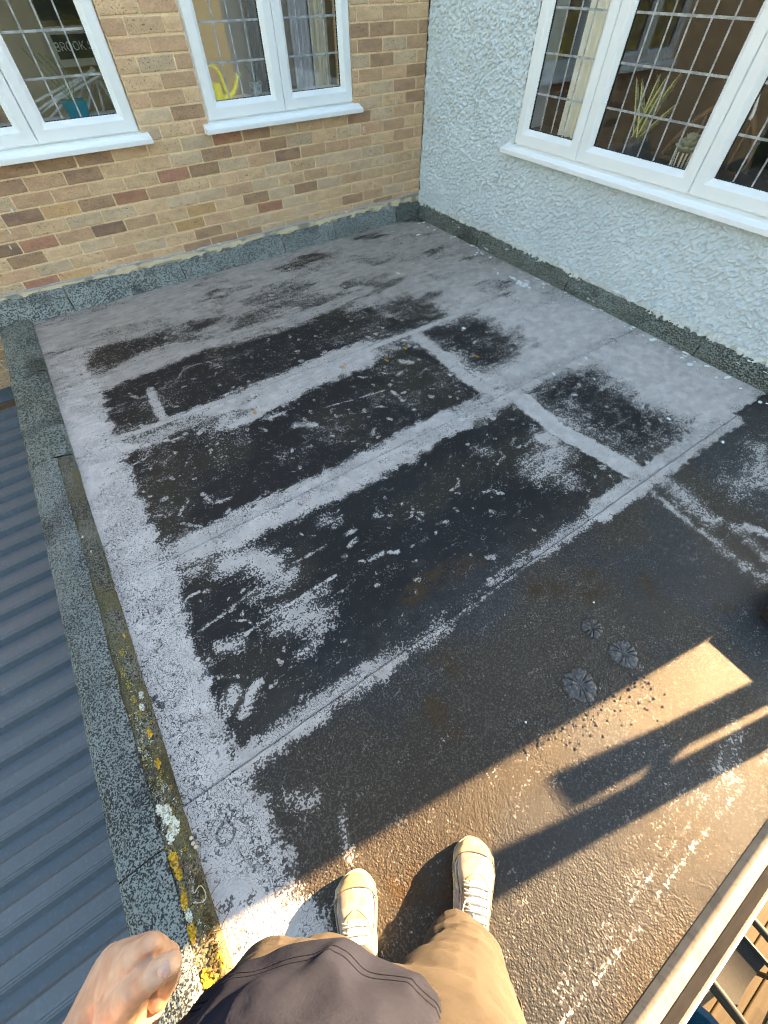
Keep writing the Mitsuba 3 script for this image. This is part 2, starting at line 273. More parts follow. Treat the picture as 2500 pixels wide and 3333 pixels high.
# torched patches: three puckered round blisters
def felt_dark(p, n, uv):
    f = fbm(mi.Float(p.x) * 150, mi.Float(p.y) * 150, 3.0, 2)
    return mix((.055, .054, .056), (.14, .138, .14), smoothstep(.45, .7, f) * .6)
def felt_dark_bump(p, n, uv): return .0012 * fbm(mi.Float(p.x) * 160, mi.Float(p.y) * 160, 1.0, 2)
bs('mat_blister', mikit.proc(felt_dark), .42, felt_dark_bump)
for j, (cx, cy, r) in enumerate([(-2.275, -3.945, .062), (-2.055, -3.965, .055), (-2.07, -3.835, .042)]):
    q = np.random.RandomState(40 + j)
    th, rr = np.linspace(0, 2 * np.pi, 145), np.linspace(0, 1, 26)
    A, R = np.meshgrid(th, rr, indexing='ij')
    pet = .5 + .5 * np.abs(np.sin(A * (4.5 + j) + q.rand() * 6 + .8 * np.sin(2 * A)))
    ang = np.floor((A + .3 * np.sin(3 * A)) / (2 * np.pi) * (9 + j)) 
    groove = np.abs(((A + .25 * np.sin(3 * A + j)) / (2 * np.pi) * (8 + j)) % 1 - .5) * 2
    rad = r * (.82 + .17 * pet * np.clip(groove * 2, 0, 1) ** .5 + .10 * np.sin(3 * A + j) * .5)
    h = .012 * np.sqrt(np.clip(1 - R ** 4, 0, 1)) * (.35 + .65 * np.clip(groove * 2.2, 0, 1) ** .7 * np.clip(R * 2.2, 0, 1)) * (1 - .55 * np.exp(-(R / .22) ** 2)) + .0025 * (meshkit.noise(np.stack([A * 4, R * 6, 0 * A], -1)) - .5) * (1 - R) + .0005
    h += .0012 * np.sin(ang * 2.4 + j) * np.sin(np.pi * R)
    put('felt_blister', grid(np.stack([cx + rad * R * np.cos(A), cy + rad * R * np.sin(A), h], -1)), 'mat_blister', flat_roof, smooth=40, label='puckered round blister in the dark felt')
# water drops on the felt
bs('mat_drop', (.04, .038, .036), .04, specular=.7)
dropsm = []
for _ in range(300):
    u, v = rng.random(), rng.gauss(0, 1)
    x = -2.6 + .55 * u; yc = -3.93 - .10 * u
    y = yc + .075 * v
    if u < .25 and abs(v) > .8: continue
    r = abs(rng.gauss(.0022, .0011)) + .0012
    s = trimesh.creation.icosphere(1, r); s.apply_scale((1, .9, .55)); s.apply_translation((x, y, .001)); dropsm.append(s)
put('water_drop', cat(dropsm), 'mat_drop', flat_roof, smooth=True, kind='stuff')

# ------------------------------------------------------------------ mineral felt: kerb on the left, upstands under the walls
def mineral(light, dk, amt, moss, fr=290):
    def fn(p, n, uv):
        x, y, z = mi.Float(p.x), mi.Float(p.y), mi.Float(p.z)
        g = fbm(x * fr, y * fr, z * fr, 2)
        b = fbm(x * 7, y * 7, z * 7, 3)
        t = smoothstep(.40, .60, g + .22 * (b - .5)) * amt
        c = mix(dk, light, t)
        ms = smoothstep(.45, .62, fbm(x * 16, y * 9, z * 9 + 4, 3)) * moss
        c = mix(c, mi.Color3f(.085, .075, .03) * (.5 + 1.2 * g), ms * .75)
        streak = smoothstep(.62, .75, fbm(x * 5 + 3, y * 5, z * 5, 3))
        return mi.Color3f(c) * (1 - .45 * streak)
    return fn
bs('mat_mineral_upstand', mikit.proc(mineral((.31, .335, .32), (.050, .058, .058), .9, .12, 140)), .85)
def min_bump(p, n, uv): return .0022 * fbm(mi.Float(p.x) * 200, mi.Float(p.y) * 200, mi.Float(p.z) * 200, 2)
bs('mat_mineral', mikit.proc(mineral((.235, .262, .255), (.016, .020, .022), .9, .12)), .8, min_bump)
bs('mat_mineral_green', mikit.proc(mineral((.21, .235, .215), (.030, .038, .034), .85, .2, 150)), .85, min_bump)
bs('mat_mineral_moss', mikit.proc(mineral((.21, .20, .16), (.022, .021, .016), .75, .95)), .9, min_bump)
def ribbon(prof, ya, yb, seed, thick=.004, amp=.0035, n=50):
    prof = np.array(prof)
    t = np.r_[0, np.cumsum(np.linalg.norm(np.diff(prof, axis=0), axis=1))]
    u = np.linspace(0, t[-1], 16)
    px, pz = np.interp(u, t, prof[:, 0]), np.interp(u, t, prof[:, 1])
    ys = np.linspace(ya, yb, n)
    X, Y = np.meshgrid(px, ys, indexing='ij'); Zz = np.repeat(pz[:, None], n, 1)
    w = meshkit.noise(np.stack([X.ravel() * 9 + seed * 5, Y.ravel() * 6, Zz.ravel() * 9], -1)).reshape(X.shape) - .5
    w2 = meshkit.noise(np.stack([X.ravel() * 30 + seed * 5, Y.ravel() * 25, Zz.ravel() * 9], -1)).reshape(X.shape) - .5
    return np.stack([X, Y, Zz + amp * 2 * w + amp * w2], -1)
KY = [.0, -.826, -1.71, -2.63, -3.568, -4.60]
for i, (ya, yb) in enumerate(zip(KY[:-1], KY[1:])):
    lift = .003 * (i % 2)
    if i < 2:
        P = ribbon([(-3.545, -.004), (-3.553, .020), (-3.58, .027), (-3.62, .034 + lift), (-3.742, .014 + lift), (-3.757, -.004), (-3.762, -.12)], ya - .0015, yb + .0022, i)
        put('edge_felt', grid(P), 'mat_mineral_green', flat_roof, smooth=50)
    else:
        P = ribbon([(-3.612, .030 + lift), (-3.64, .037 + lift), (-3.742, .014 + lift), (-3.757, -.004), (-3.764, -.12)], ya - .0015, yb + .0022, i)
        P[0, :, 0] += .006 * (meshkit.noise(np.stack([P[0, :, 1] * 14, P[0, :, 1] * 0, P[0, :, 1] * 0 + i], -1)) - .5)
        put('edge_felt', grid(P), 'mat_mineral', flat_roof, smooth=50)
        P = ribbon([(-3.545, -.004), (-3.553, .018), (-3.58, .024), (-3.622, .026)], ya - .0015 + (.04 if i == 4 else 0), yb + .002, i + 7)
        put('mossy_edge_felt', grid(P), 'mat_mineral_moss', flat_roof, smooth=50, label='moss and lichen covered inner edge strip' if i == 3 else None)
put('kerb_batten', box(-3.745, -3.552, -4.54, -.05, -.15, -.006), 'mat_deck_wood', flat_roof)
# lichen, moss and debris on the kerb
def lich(a, b): return mikit.proc(lambda p, n, uv: mix(a, b, smoothstep(.35, .65, fbm(mi.Float(p.x) * 260, mi.Float(p.y) * 260, mi.Float(p.z) * 260, 2))))
bs('mat_lichen_yellow', lich((.58, .36, .02), (.34, .17, .012)), .9); bs('mat_lichen_olive', lich((.34, .27, .05), (.14, .11, .03)), .9); bs('mat_lichen_white', lich((.66, .66, .56), (.34, .33, .26)), .9); bs('mat_moss', (.05, .042, .012), .95); bs('mat_debris', (.16, .075, .035), .8); bs('mat_bark_pale', (.55, .47, .36), .8)
def blobs(spots, h=.35):
    out = []
    for x, y, z, r, nb in spots:
        for _ in range(nb):
            a, d = rng.random() * 6.28, r * math.sqrt(rng.random())
            s = trimesh.creation.icosphere(1, 1.0)
            k = r * rng.uniform(.08, .22)
            s.vertices += .25 * (nr.rand(*s.vertices.shape) - .5)
            s.apply_scale((k, k * rng.uniform(.7, 1.2), k * h * 1.05)); s.apply_translation((x + d * math.cos(a) * .6, y + d * math.sin(a) * 1.2, z))
            out.append(s)
    return cat(out)
def kz(x): return np.interp(-x, [3.545, 3.553, 3.58, 3.622], [0, .018, .024, .027])
yel, oli, whi, mos = [], [], [], []
for _ in range(120):
    y = -1.95 - 2.0 * rng.random() ** .6; x = rng.uniform(-3.607, -3.556)
    (oli if rng.random() < .6 else yel).append((x, y, kz(x), rng.uniform(.003, .007), 3))
for y in (-2.92, -3.0, -3.05, -3.11, -3.17): oli.append((rng.uniform(-3.6, -3.57), y, .025, .014, 34))
for (x, y, r) in [(-3.57, -3.245, .012), (-3.572, -3.345, .013), (-3.60, -3.605, .018), (-3.597, -3.64, .014), (-3.60, -3.70, .012), (-3.605, -3.715, .01), (-3.605, -3.775, .016), (-3.56, -2.86, .008), (-3.6, -3.88, .02), (-3.58, -3.905, .018), (-3.565, -3.865, .014), (-3.60, -3.93, .02)]: yel.append((x, y, kz(x) + .001, r * 1.1, 70))
for _ in range(230):
    y = -3.15 - .65 * rng.random(); x = rng.uniform(-3.61, -3.555); (oli if rng.random() < .5 else whi if rng.random() < .6 else yel).append((x, y, kz(x) + .001, rng.uniform(.004, .009), 9))
for _ in range(110):
    y = -2.9 - .95 * rng.random(); x = rng.uniform(-3.605, -3.558); whi.append((x, y, kz(x), rng.uniform(.004, .009), 4))
for (x, y, r) in [(-3.585, -3.49, .022), (-3.575, -3.53, .02), (-3.60, -3.47, .015), (-3.592, -3.55, .016), (-3.562, -3.11, .012), (-3.57, -3.15, .012), (-3.6, -2.3, .006), (-3.57, -1.83, .008), (-3.585, -2.4, .005), (-3.6, -3.74, .012)]: whi.append((x, y, kz(x) + .0015, r, 80))
for (x, y) in [(-3.57, -3.83), (-3.575, -3.86), (-3.565, -3.78), (-3.56, -3.7), (-3.58, -3.9)]: mos.append((x, y, kz(x) + .002, .022, 30))
put('yellow_lichen', blobs(yel), 'mat_lichen_yellow', flat_roof, smooth=True, kind='stuff')
put('olive_lichen', blobs(oli), 'mat_lichen_olive', flat_roof, smooth=True, kind='stuff')
put('white_lichen', blobs(whi), 'mat_lichen_white', flat_roof, smooth=True, kind='stuff')
put('moss', blobs(mos), 'mat_moss', flat_roof, smooth=True, kind='stuff')
tw = []
for _ in range(46):
    y = -3.62 - .3 * rng.random(); x = -3.585 + .06 * rng.random(); a = rng.random() * 3.14; l = rng.uniform(.006, .016)
    tw.append(tube([(x - l * math.cos(a), y - l * math.sin(a), .03), (x, y, .033), (x + l * math.cos(a), y + l * math.sin(a) * .8, .029)], .0009, 5))
put('twig_debris', cat(tw), 'mat_debris', flat_roof, kind='stuff')
tw = [tube(spline([(-3.572, -3.69, .03), (-3.566, -3.705, .036), (-3.555, -3.70, .034), (-3.548, -3.715, .032), (-3.553, -3.735, .031), (-3.57, -3.73, .034), (-3.582, -3.722, .03)], 30), .0011, 6)]
for (x, y) in [(-3.545, -3.60), (-3.541, -3.612), (-3.5455, -3.585)]:
    s = trimesh.creation.icosphere(2, .0052); s.apply_translation((x, y, .02)); tw.append(s)
put('pale_fragment', cat(tw), 'mat_bark_pale', flat_roof, smooth=True, kind='stuff')

# upstand under the brick wall (pieces butted, dark joints) and under the rendered wall
UB = [0.0, -.30, -1.0, -1.52, -2.42, -3.26, -3.765]
topx = np.array([-3.8, -3.649, -3.34, -2.843, -2.377, -1.772, -1.267, -.949, -.559, -.034, .1])
topz = np.array([.147, .147, .143, .132, .122, .136, .131, .141, .141, .145, .145])
def upstand_b(xa, xb, seed):
    n = 60; xs = np.linspace(xa, xb, n)
    back = np.interp(xs, [-3.8, -3.54, 0], [-.116, -.110, -.055])
    tz = np.interp(xs, topx, topz) + .007 * (meshkit.noise(np.stack([xs * 22, xs * 0, xs * 0 + seed], -1)) - .5)
    s = np.linspace(0, 1, 14)[:, None]
    Y = back[None] * (1 - s) + (-.014) * s - .012 * np.sin(np.pi * s) * 0
    Z = tz[None] * (s ** 1.15) + .0
    X = np.repeat(xs[None], 14, 0)
    w = meshkit.noise(np.stack([X.ravel() * 11 + seed, s.repeat(n, 1).ravel() * 3, X.ravel() * 0], -1)).reshape(X.shape) - .5
    Yo = Y - .008 * w * np.sin(np.pi * s)
    return grid(np.stack([X, Yo, Z], -1))
for i, (xa, xb) in enumerate(zip(UB[:-1], UB[1:])):
    put('upstand_felt', upstand_b(xa - .003, xb + .003, i), 'mat_mineral_upstand' if i > 0 else 'mat_mineral_green', flat_roof, smooth=True)
UR = [-.06, -.25, -.93, -1.95, -3.02, -3.9, -4.40]
def upstand_r(ya, yb, seed):
    n = 60; ys = np.linspace(ya, yb, n); s = np.linspace(0, 1, 14)[:, None]
    tz = .112 + .012 * (meshkit.noise(np.stack([ys * 9, ys * 0, ys * 0 + seed], -1)) - .5) + .008 * (meshkit.noise(np.stack([ys * 40, ys * 0, ys * 0 + seed], -1)) - .5)
    bx = -.052 + 0 * ys
    X = bx[None] * (1 - s) + (-.006) * s - .010 * np.sin(np.pi * s)
    Y = np.repeat(ys[None], 14, 0); Z = tz[None] * s
    w = meshkit.noise(np.stack([Y.ravel() * 11 + seed, s.repeat(n, 1).ravel() * 3, Y.ravel() * 0], -1)).reshape(X.shape) - .5
    return grid(np.stack([X - .009 * w * np.sin(np.pi * s), Y, Z], -1))
for i, (ya, yb) in enumerate(zip(UR[:-1], UR[1:])):
    put('upstand_felt', upstand_r(ya - .003, yb + .003, i + 20), 'mat_mineral_green', flat_roof, smooth=True)
bs('mat_black', (.012, .012, .013), .8)
put('joint_backing', cat([box(-3.75, -.004, -.022, -.003, -.01, .06), box(-.018, -.004, -4.38, -.05, -.01, .05)]), 'mat_black', flat_roof)
# paint flakes fallen along the rendered wall, yellow lichen spots out on the roof
bs('mat_paint_flake', (.72, .77, .76), .6)
fl = []
for _ in range(150):
    y = -.1 - 3.6 * rng.random(); x = -.055 - abs(rng.gauss(0, .07)) if rng.random() < .8 else -.055 - 1.0 * rng.random()
    r = abs(rng.gauss(.004, .004)) + .002; a = rng.random() * 3.14; e = rng.uniform(1, 2.6)
    if rng.random() < .35:
        x = rng.uniform(-.045, -.012); z = (x + .052) / .046 * .11 + .004
    else: z = .004
    s = trimesh.creation.icosphere(1, 1.0); s.vertices += .4 * (nr.rand(*s.vertices.shape) - .5); s.apply_scale((r * e, r, .0012)); s.apply_transform(trimesh.transformations.rotation_matrix(a, [0, 0, 1])); s.apply_translation((x, y, z)); fl.append(s)
for _ in range(26):
    s = trimesh.creation.icosphere(1, 1.0); s.vertices += .5 * (nr.rand(*s.vertices.shape) - .5); s.apply_scale((rng.uniform(.008, .02), rng.uniform(.006, .014), .001)); s.apply_translation((-.235 + rng.gauss(0, .02), -1.65 + rng.gauss(0, .05), .0045)); fl.append(s)
for (x, y) in [(-2.52, -3.92), (-1.98, -3.77), (-3.5, -1.84)]:
    s = trimesh.creation.icosphere(1, .004); s.apply_translation((x, y, .003)); fl.append(s)
put('paint_flake', cat(fl), 'mat_paint_flake', flat_roof, kind='stuff')
put('yellow_lichen', blobs([(x, y, .003, .016, 26) for x, y in [(-1.54, -1.89), (-1.72, -1.93), (-1.99, -1.84), (-1.21, -2.23), (-2.63, -1.92), (-1.1, -1.28)]] + [(-1.25, -2.1, .003, .009, 12), (-1.47, -2.2, .003, .008, 12), (-1.85, -2.03, .003, .008, 10), (-3.02, -3.97, .003, .004, 3)], .2), 'mat_lichen_yellow', flat_roof, kind='stuff')

# front edge trim and gutter
def trim_col(p, n, uv):
    x, y = mi.Float(p.x), mi.Float(p.y)
    f = fbm(x * 40, y * 60, 1.0, 3)
    s = smoothstep(.6, .72, fbm(x * 110, y * 110, 2.0, 2))
    return mi.Color3f(mix((.36, .31, .245), (.27, .23, .18), f)) * (1 - .16 * s)
bs('mat_trim', mikit.proc(trim_col), .55)
prof = [(-4.512, .001), (-4.519, .020), (-4.527, .025), (-4.552, .020), (-4.562, .006), (-4.565, -.05), (-4.555, -.08)]
xs = np.linspace(-3.765, -.0, 120)
for a, b in ((0, 49), (49, 90), (90, 119)):
    X = xs[a:b + 1]
    P = np.zeros((len(X), len(prof), 3)); P[..., 0] = X[:, None]
    for j, (yy, zz) in enumerate(prof): P[:, j, 1], P[:, j, 2] = yy, zz
    P[..., 1] += (.003 * (meshkit.noise(np.stack([X * 4, X * 0, X * 0], -1)) - .5))[:, None]
    P[0, :, 0] -= .0; P[-1, :, 0] += .006 if b < 119 else 0
    P[..., 2] += .0015 * (a > 0) * (X < X[0] + .0)[:, None]
    put('edge_trim', grid(P), 'mat_trim', flat_roof, smooth=40)
gut = thing('gutter', 'white plastic roof gutter with a grimy grey inside along the front edge of the roof', 'gutter')
bs('mat_upvc', (.80, .82, .83), .28, specular=.5)
def gut_col(p, n, uv):
    f = fbm(mi.Float(p.x) * 30, mi.Float(p.y) * 90, mi.Float(p.z) * 60, 3)
    return mix((.085, .085, .088), (.15, .148, .15), f)
bs('mat_gutter_dirty', mikit.proc(gut_col), .6)
a = np.linspace(np.pi, 2 * np.pi, 15)
yc, zc, r = -4.578, -.035, .028
gy, gz = yc + .028 * np.cos(a) - .004, zc + .05 * np.sin(a)
P = np.zeros((2, 15, 3)); P[0, :, 0] = -3.78; P[1, :, 0] = 0; P[:, :, 1] = gy[::-1]; P[:, :, 2] = gz[::-1]
put('channel', grid(P), 'mat_gutter_dirty', gut, smooth=True)
put('rim', box(-3.78, 0, -4.6155, -4.6095, -.045, -.031, .0015), 'mat_upvc', gut)

# ------------------------------------------------------------------ brick wall
def brick_mat(name, a, b, sp=.5, seed=0.0):
    def fn(p, n, uv):
        x, y, z = mi.Float(p.x), mi.Float(p.y), mi.Float(p.z)
        row = dr.floor((z - .219) / .075)
        off = dr.select((row - 2 * dr.floor(row / 2)) < .5, .2, .0927)
        r = cell_rand(dr.floor((x + off) / .225), row, 5 + seed)
        f = fbm(x * 16, y * 16, z * 30 + seed, 3)
        fine = fbm(x * 150, y * 150, z * 150, 2)
        c = mix(a, b, dr.clip(.75 * smoothstep(.3, .7, f) + .6 * (r - .35), 0, 1))
        c = mi.Color3f(c) * (.78 + .4 * fine) * (.85 + .3 * r)
        pit = smoothstep(.70, .75, fbm(x * 110, y * 110, z * 110 + 3 + seed, 2)) * smoothstep(.35, .6, noise(x * 6, z * 9, seed + 2))
        c = mix(c, (.06, .045, .03), pit * sp * .8)
        return c
    def bp(p, n, uv):
        x, y, z = mi.Float(p.x), mi.Float(p.y), mi.Float(p.z)
        return .0026 * fbm(x * 60, y * 60, z * 60, 3) - .0015 * smoothstep(.69, .74, fbm(x * 75, y * 75, z * 75 + 3 + seed, 2))
    bs(name, mikit.proc(fn), .85, bp)
brick_mat('mat_brick_tan', (.67, .455, .27), (.55, .37, .22), .8, 1.0)
brick_mat('mat_brick_pink', (.60, .385, .23), (.50, .31, .19), .5, 2.0)
brick_mat('mat_brick_grey', (.61, .445, .29), (.51, .37, .24), .9, 3.0)
brick_mat('mat_brick_brown', (.44, .275, .16), (.34, .21, .135), .6, 4.0)
brick_mat('mat_brick_red', (.46, .235, .14), (.36, .18, .12), .3, 5.0)
brick_mat('mat_brick_dark', (.27, .165, .12), (.37, .23, .135), .4, 6.0)
brick_mat('mat_brick_orange', (.60, .37, .17), (.52, .32, .17), .9, 7.0)
def mortar_col(p, n, uv):
    x, z = mi.Float(p.x), mi.Float(p.z)
    f = fbm(x * 30, z * 30, 1.0, 3)
    fine = fbm(x * 220, z * 220, 4.0, 2)
    return mi.Color3f(mix((.82, .625, .38), (.69, .52, .315), f)) * (.75 + .45 * fine)
def mortar_bump(p, n, uv): return .0018 * fbm(mi.Float(p.x) * 140, mi.Float(p.y) * 140, mi.Float(p.z) * 140, 2)
bs('mat_mortar', mikit.proc(mortar_col), .95, mortar_bump)

brick_wall = thing('brick_wall', 'mottled tan and red brick house wall with two leaded white windows', 'brick wall')
WIN = [(-3.53, -2.349), (-1.887, -.709)]          # brick wall windows, outer frame
WZ0, WZ1 = .867, 1.944
def sect(holes, u0, u1, z0, z1):
    g = sg.box(u0, z0, u1, z1)
    for h in holes: g = g.difference(sg.box(*h))
    return g
holes = [(a - .004, .819, b + .004, WZ1) for a, b in WIN]
g = sect(holes, -7.0, .0, -2.6, 2.6)
m = trimesh.creation.extrude_polygon(g, .24)
V = m.vertices.copy(); m.vertices = np.stack([V[:, 0], .0055 + V[:, 2], V[:, 1]], 1)
put('mortar', m, 'mat_mortar', brick_wall)
NOTABLE = {(6, 11): 'brick_dark', (7, 12): 'brick_brown', (7, 11): 'brick_brown', (7, 13): 'brick_brown', (-1, 14): 'brick_red', (2, 13): 'brick_red', (2, 14): 'brick_dark', (2, 12): 'brick_pink', (2, 11): 'brick_dark', (4, 13): 'brick_dark', (4, 12): 'brick_orange', (4, 10): 'brick_red', (1, 14): 'brick_brown', (0, 11): 'brick_pink', (-1, 13): 'brick_orange', (6, 13): 'brick_brown', (6, 12): 'brick_pink', (5, 13): 'brick_pink', (5, 12): 'brick_pink', (4, 11): 'brick_brown', (3, 13): 'brick_tan', (3, 14): 'brick_pink', (1, 13): 'brick_tan', (1, 12): 'brick_grey', (0, 13): 'brick_grey', (0, 12): 'brick_tan', (0, 14): 'brick_pink', (-1, 15): 'brick_grey', (3, 12): 'brick_grey', (3, 11): 'brick_grey', (5, 11): 'brick_tan', (6, 10): 'brick_tan', (7, 7): 'brick_red', (5, 5): 'brick_dark', (5, 6): 'brick_pink', (5, 8): 'brick_brown', (5, 9): 'brick_red', (1, 6): 'brick_red', (6, 7): 'brick_brown', (2, 8): 'brick_orange', (-1, 9): 'brick_brown', (3, 7): 'brick_pink', (1, 9): 'brick_orange', (5, 7): 'brick_grey', (6, 6): 'brick_pink', (6, 5): 'brick_brown', (6, 4): 'brick_grey', (7, 6): 'brick_brown', (3, 8): 'brick_grey', (3, 9): 'brick_grey', (4, 7): 'brick_tan', (4, 6): 'brick_tan', (4, 5): 'brick_grey', (3, 6): 'brick_grey', (3, 5): 'brick_tan', (1, 8): 'brick_pink', (1, 7): 'brick_tan', (0, 8): 'brick_brown', (0, 7): 'brick_tan', (0, 6): 'brick_grey', (-1, 7): 'brick_brown', (-1, 8): 'brick_brown', (7, 8): 'brick_grey', (2, 4): 'brick_brown', (2, 6): 'brick_brown', (2, 5): 'brick_grey', (4, 8): 'brick_tan', (2, 7): 'brick_tan', (1, 5): 'brick_grey', (13, 9): 'brick_pink', (10, 9): 'brick_pink', (10, 8): 'brick_pink', (11, 9): 'brick_tan', (9, 8): 'brick_brown', (9, 9): 'brick_grey', (15, 9): 'brick_tan', (15, 8): 'brick_pink', (14, 9): 'brick_pink', (14, 8): 'brick_tan', (12, 9): 'brick_tan', (12, 8): 'brick_grey', (8, 8): 'brick_tan', (12, 1): 'brick_brown', (13, 1): 'brick_brown', (11, 1): 'brick_brown', (11, 2): 'brick_grey', (14, 1): 'brick_tan', (13, 0): 'brick_pink', (13, 2): 'brick_brown', (11, 0): 'brick_grey', (10, 0): 'brick_pink', (8, 1): 'brick_grey', (7, 2): 'brick_brown', (10, -1): 'brick_brown', (8, -1): 'brick_brown'}
def brick_mesh(xa, xb, za, zb):
    q = rng.uniform
    c = .0035
    d = q(-.0012, .0014); tl = [q(-.0016, .0016) for _ in range(8)]
    y0 = d
    P = []
    i = 0
    for X, sx in ((xa, 1), (xb, -1)):
        for Z, sz in ((za, 1), (zb, -1)):
            X2, Z2 = X + tl[i], Z + tl[i + 1]; i += 2
            P += [(X2 + sx * c * q(.6, 2.4), y0, Z2 + sz * c), (X2 + sx * c, y0, Z2 + sz * c * q(.6, 2.4)), (X2, y0 + c, Z2 + sz * c), (X2 + sx * c, y0 + c, Z2), (X2, .02, Z2)]
    return trimesh.convex.convex_hull(np.array(P))
def cam_px(P):
    d = np.asarray(P, float) - CAM
    return 1250 + 1302.74 * (d @ RIGHT) / (d @ FWD), 1666.5 + 1302.74 * (d @ DOWN) / (d @ FWD)
cand = []
for k in range(-11, 29):                            # course k lies between bed joints k and k+1
    za, zb = .219 + .075 * k + .005, .219 + .075 * (k + 1) - .005
    off = .1990 if k % 2 == 0 else .0927
    for j in range(-1, 31):
        xb, xa = min(-off - .225 * j - .005, -.001), -off - .225 * (j + 1) + .005
        if xb - xa < .03: continue
        for a, b in WIN:
            if za < WZ1 - .01 and zb > .825:
                if xa > a - .01 and xb < b + .01: xa = xb; break
                if xa < a < xb: xb = min(xb, a - .006)
                if xa < b < xb: xa = max(xa, b + .006)
                if xa < a and xb > b: xa = xb
        if xb - xa < .03: continue
        if zb < .10 and xa > -3.70: continue        # behind the felt roof
        px, py = cam_px(((xa + xb) / 2, 0, (za + zb) / 2))
        vis = -40 < px < 2540 and -40 < py < 3400 and (np.array([(xa + xb) / 2, 0, 0]) - CAM) @ FWD > 0
        cand.append((k, j, xa, xb, za, zb, vis))
rest, nb = [], 0
VAR = ['mat_brick_tan'] * 10 + ['mat_brick_pink'] * 5 + ['mat_brick_grey'] * 5 + ['mat_brick_brown'] * 1
for k, j, xa, xb, za, zb, vis in cand:
    mm = brick_mesh(xa, xb, za, zb)
    var = NOTABLE.get((k, j)) or rng.choice(VAR)
    if vis and nb < 300:
        put('brick', mm, 'mat_' + var if not var.startswith('mat_') else var, brick_wall); nb += 1
    else: rest.append(mm)
put('far_bricks', cat(rest), 'mat_brick_tan', brick_wall, kind='stuff')
# chased flashing line: grey sealant over a rough yellow mortar band
gx = np.array([-3.76, -3.443, -3.039, -2.818, -2.356, -2.085, -1.663, -1.25, -.936, -.545, -.022])
gzv = np.array([.158, .164, .152, .168, .154, .155, .165, .163, .161, .172, .182])
xs = np.linspace(-3.74, -.01, 260)
wig = .007 * (meshkit.noise(np.stack([xs * 16, xs * 0, xs * 0], -1)) - .5)
bs('mat_sealant', (.36, .36, .38), .5)
put('flashing_sealant', tube(np.stack([xs, 0 * xs - .002, np.interp(xs, gx, gzv) + wig + .003], 1), .0055 + .003 * meshkit.noise(np.stack([xs * 30, xs * 0, xs * 0], -1)), 8), 'mat_sealant', brick_wall, smooth=True)
s = np.linspace(0, 1, 8)[:, None]
zt = np.interp(xs, gx, gzv) + wig; zb_ = np.interp(xs, topx, topz) - .02
P = np.stack([np.repeat(xs[None], 8, 0), -.004 - .012 * (1 - s) - .006 * (meshkit.noise(np.stack([np.repeat(xs[None], 8, 0).ravel() * 30, s.repeat(260, 1).ravel() * 3, 0 * s.repeat(260, 1).ravel()], -1)).reshape(8, 260)), zb_ * (1 - s) + zt * s], -1)
bs('mat_fillet', mikit.proc(lambda p, n, uv: mix((.60, .49, .32), (.26, .235, .18), smoothstep(.45, .68, fbm(mi.Float(p.x) * 14, mi.Float(p.z) * 40, 3.0, 4)))), .95)
put('mortar_fillet', grid(P), 'mat_fillet', brick_wall, smooth=True)
fl = []
for _ in range(90):
    x = rng.choice([rng.uniform(-3.1, -2.2), rng.uniform(-1.2, -.05), rng.uniform(-2.25, -2.05)]); z = float(np.interp(x, gx, gzv)) + rng.uniform(.002, .014)
    q = trimesh.creation.icosphere(1, 1.0); q.vertices += .4 * (nr.rand(*q.vertices.shape) - .5); q.apply_scale((rng.uniform(.003, .01), .002, rng.uniform(.002, .005))); q.apply_translation((x, -.006, z)); fl.append(q)
for (x, z) in [(-3.35, .735), (-3.33, .68), (-3.4, .42), (-3.27, .60), (-.3, .83), (-.62, .71), (-3.35, .50)]:
    q = trimesh.creation.icosphere(1, 1.0); q.apply_scale((.004, .0015, .014)); q.apply_translation((x, -.001, z)); fl.append(q)
put('white_fleck', cat(fl), 'mat_paint_flake', brick_wall, kind='stuff')

# ------------------------------------------------------------------ windows
def mapB(P): P = np.asarray(P, float); return np.stack([P[..., 0], -P[..., 1], P[..., 2]], -1)
def mapR(P): P = np.asarray(P, float); return np.stack([-P[..., 1], -P[..., 0], P[..., 2]], -1)
def mm_(m, f): m = m.copy(); m.vertices = f(m.vertices); return m
def frame_ring(u0, u1, z0, z1, prof):
    """mitred frame: prof = [(inset, out)]"""
    loops = []
    for t, o in prof:
        loops.append([(u0 + t, o, z0 + t), (u1 - t, o, z0 + t), (u1 - t, o, z1 - t), (u0 + t, o, z1 - t)])
    L = np.array(loops); V, F = [], []
    for s in range(4):
        a, b = L[:, s], L[:, (s + 1) % 4]
        base = len(V) * 0 + sum(len(v) for v in V)
        V.append(np.vstack([a, b])); n = len(a)
        for i in range(n - 1): F += [(base + i, base + n + i, base + n + i + 1), (base + i, base + n + i + 1, base + i + 1)]
    return trimesh.Trimesh(np.vstack(V), np.array(F), process=False)
scene['mat_glass'] = {'type': 'thindielectric', 'int_ior': 1.7}
def lead_col(p, n, uv):
    f = fbm(mi.Float(p.x) * 40, mi.Float(p.y) * 40, mi.Float(p.z) * 40, 2)
    return mix((.26, .275, .29), (.42, .44, .46), smoothstep(.35, .65, f))
bs('mat_lead', mikit.proc(lead_col), .45, metallic=.3)
bs('mat_gasket', (.015, .015, .016), .5)
SASH = [(.0, .0), (.0, .026), (.004, .030), (.056, .030), (.062, .026), (.082, .006), (.084, -.004)]
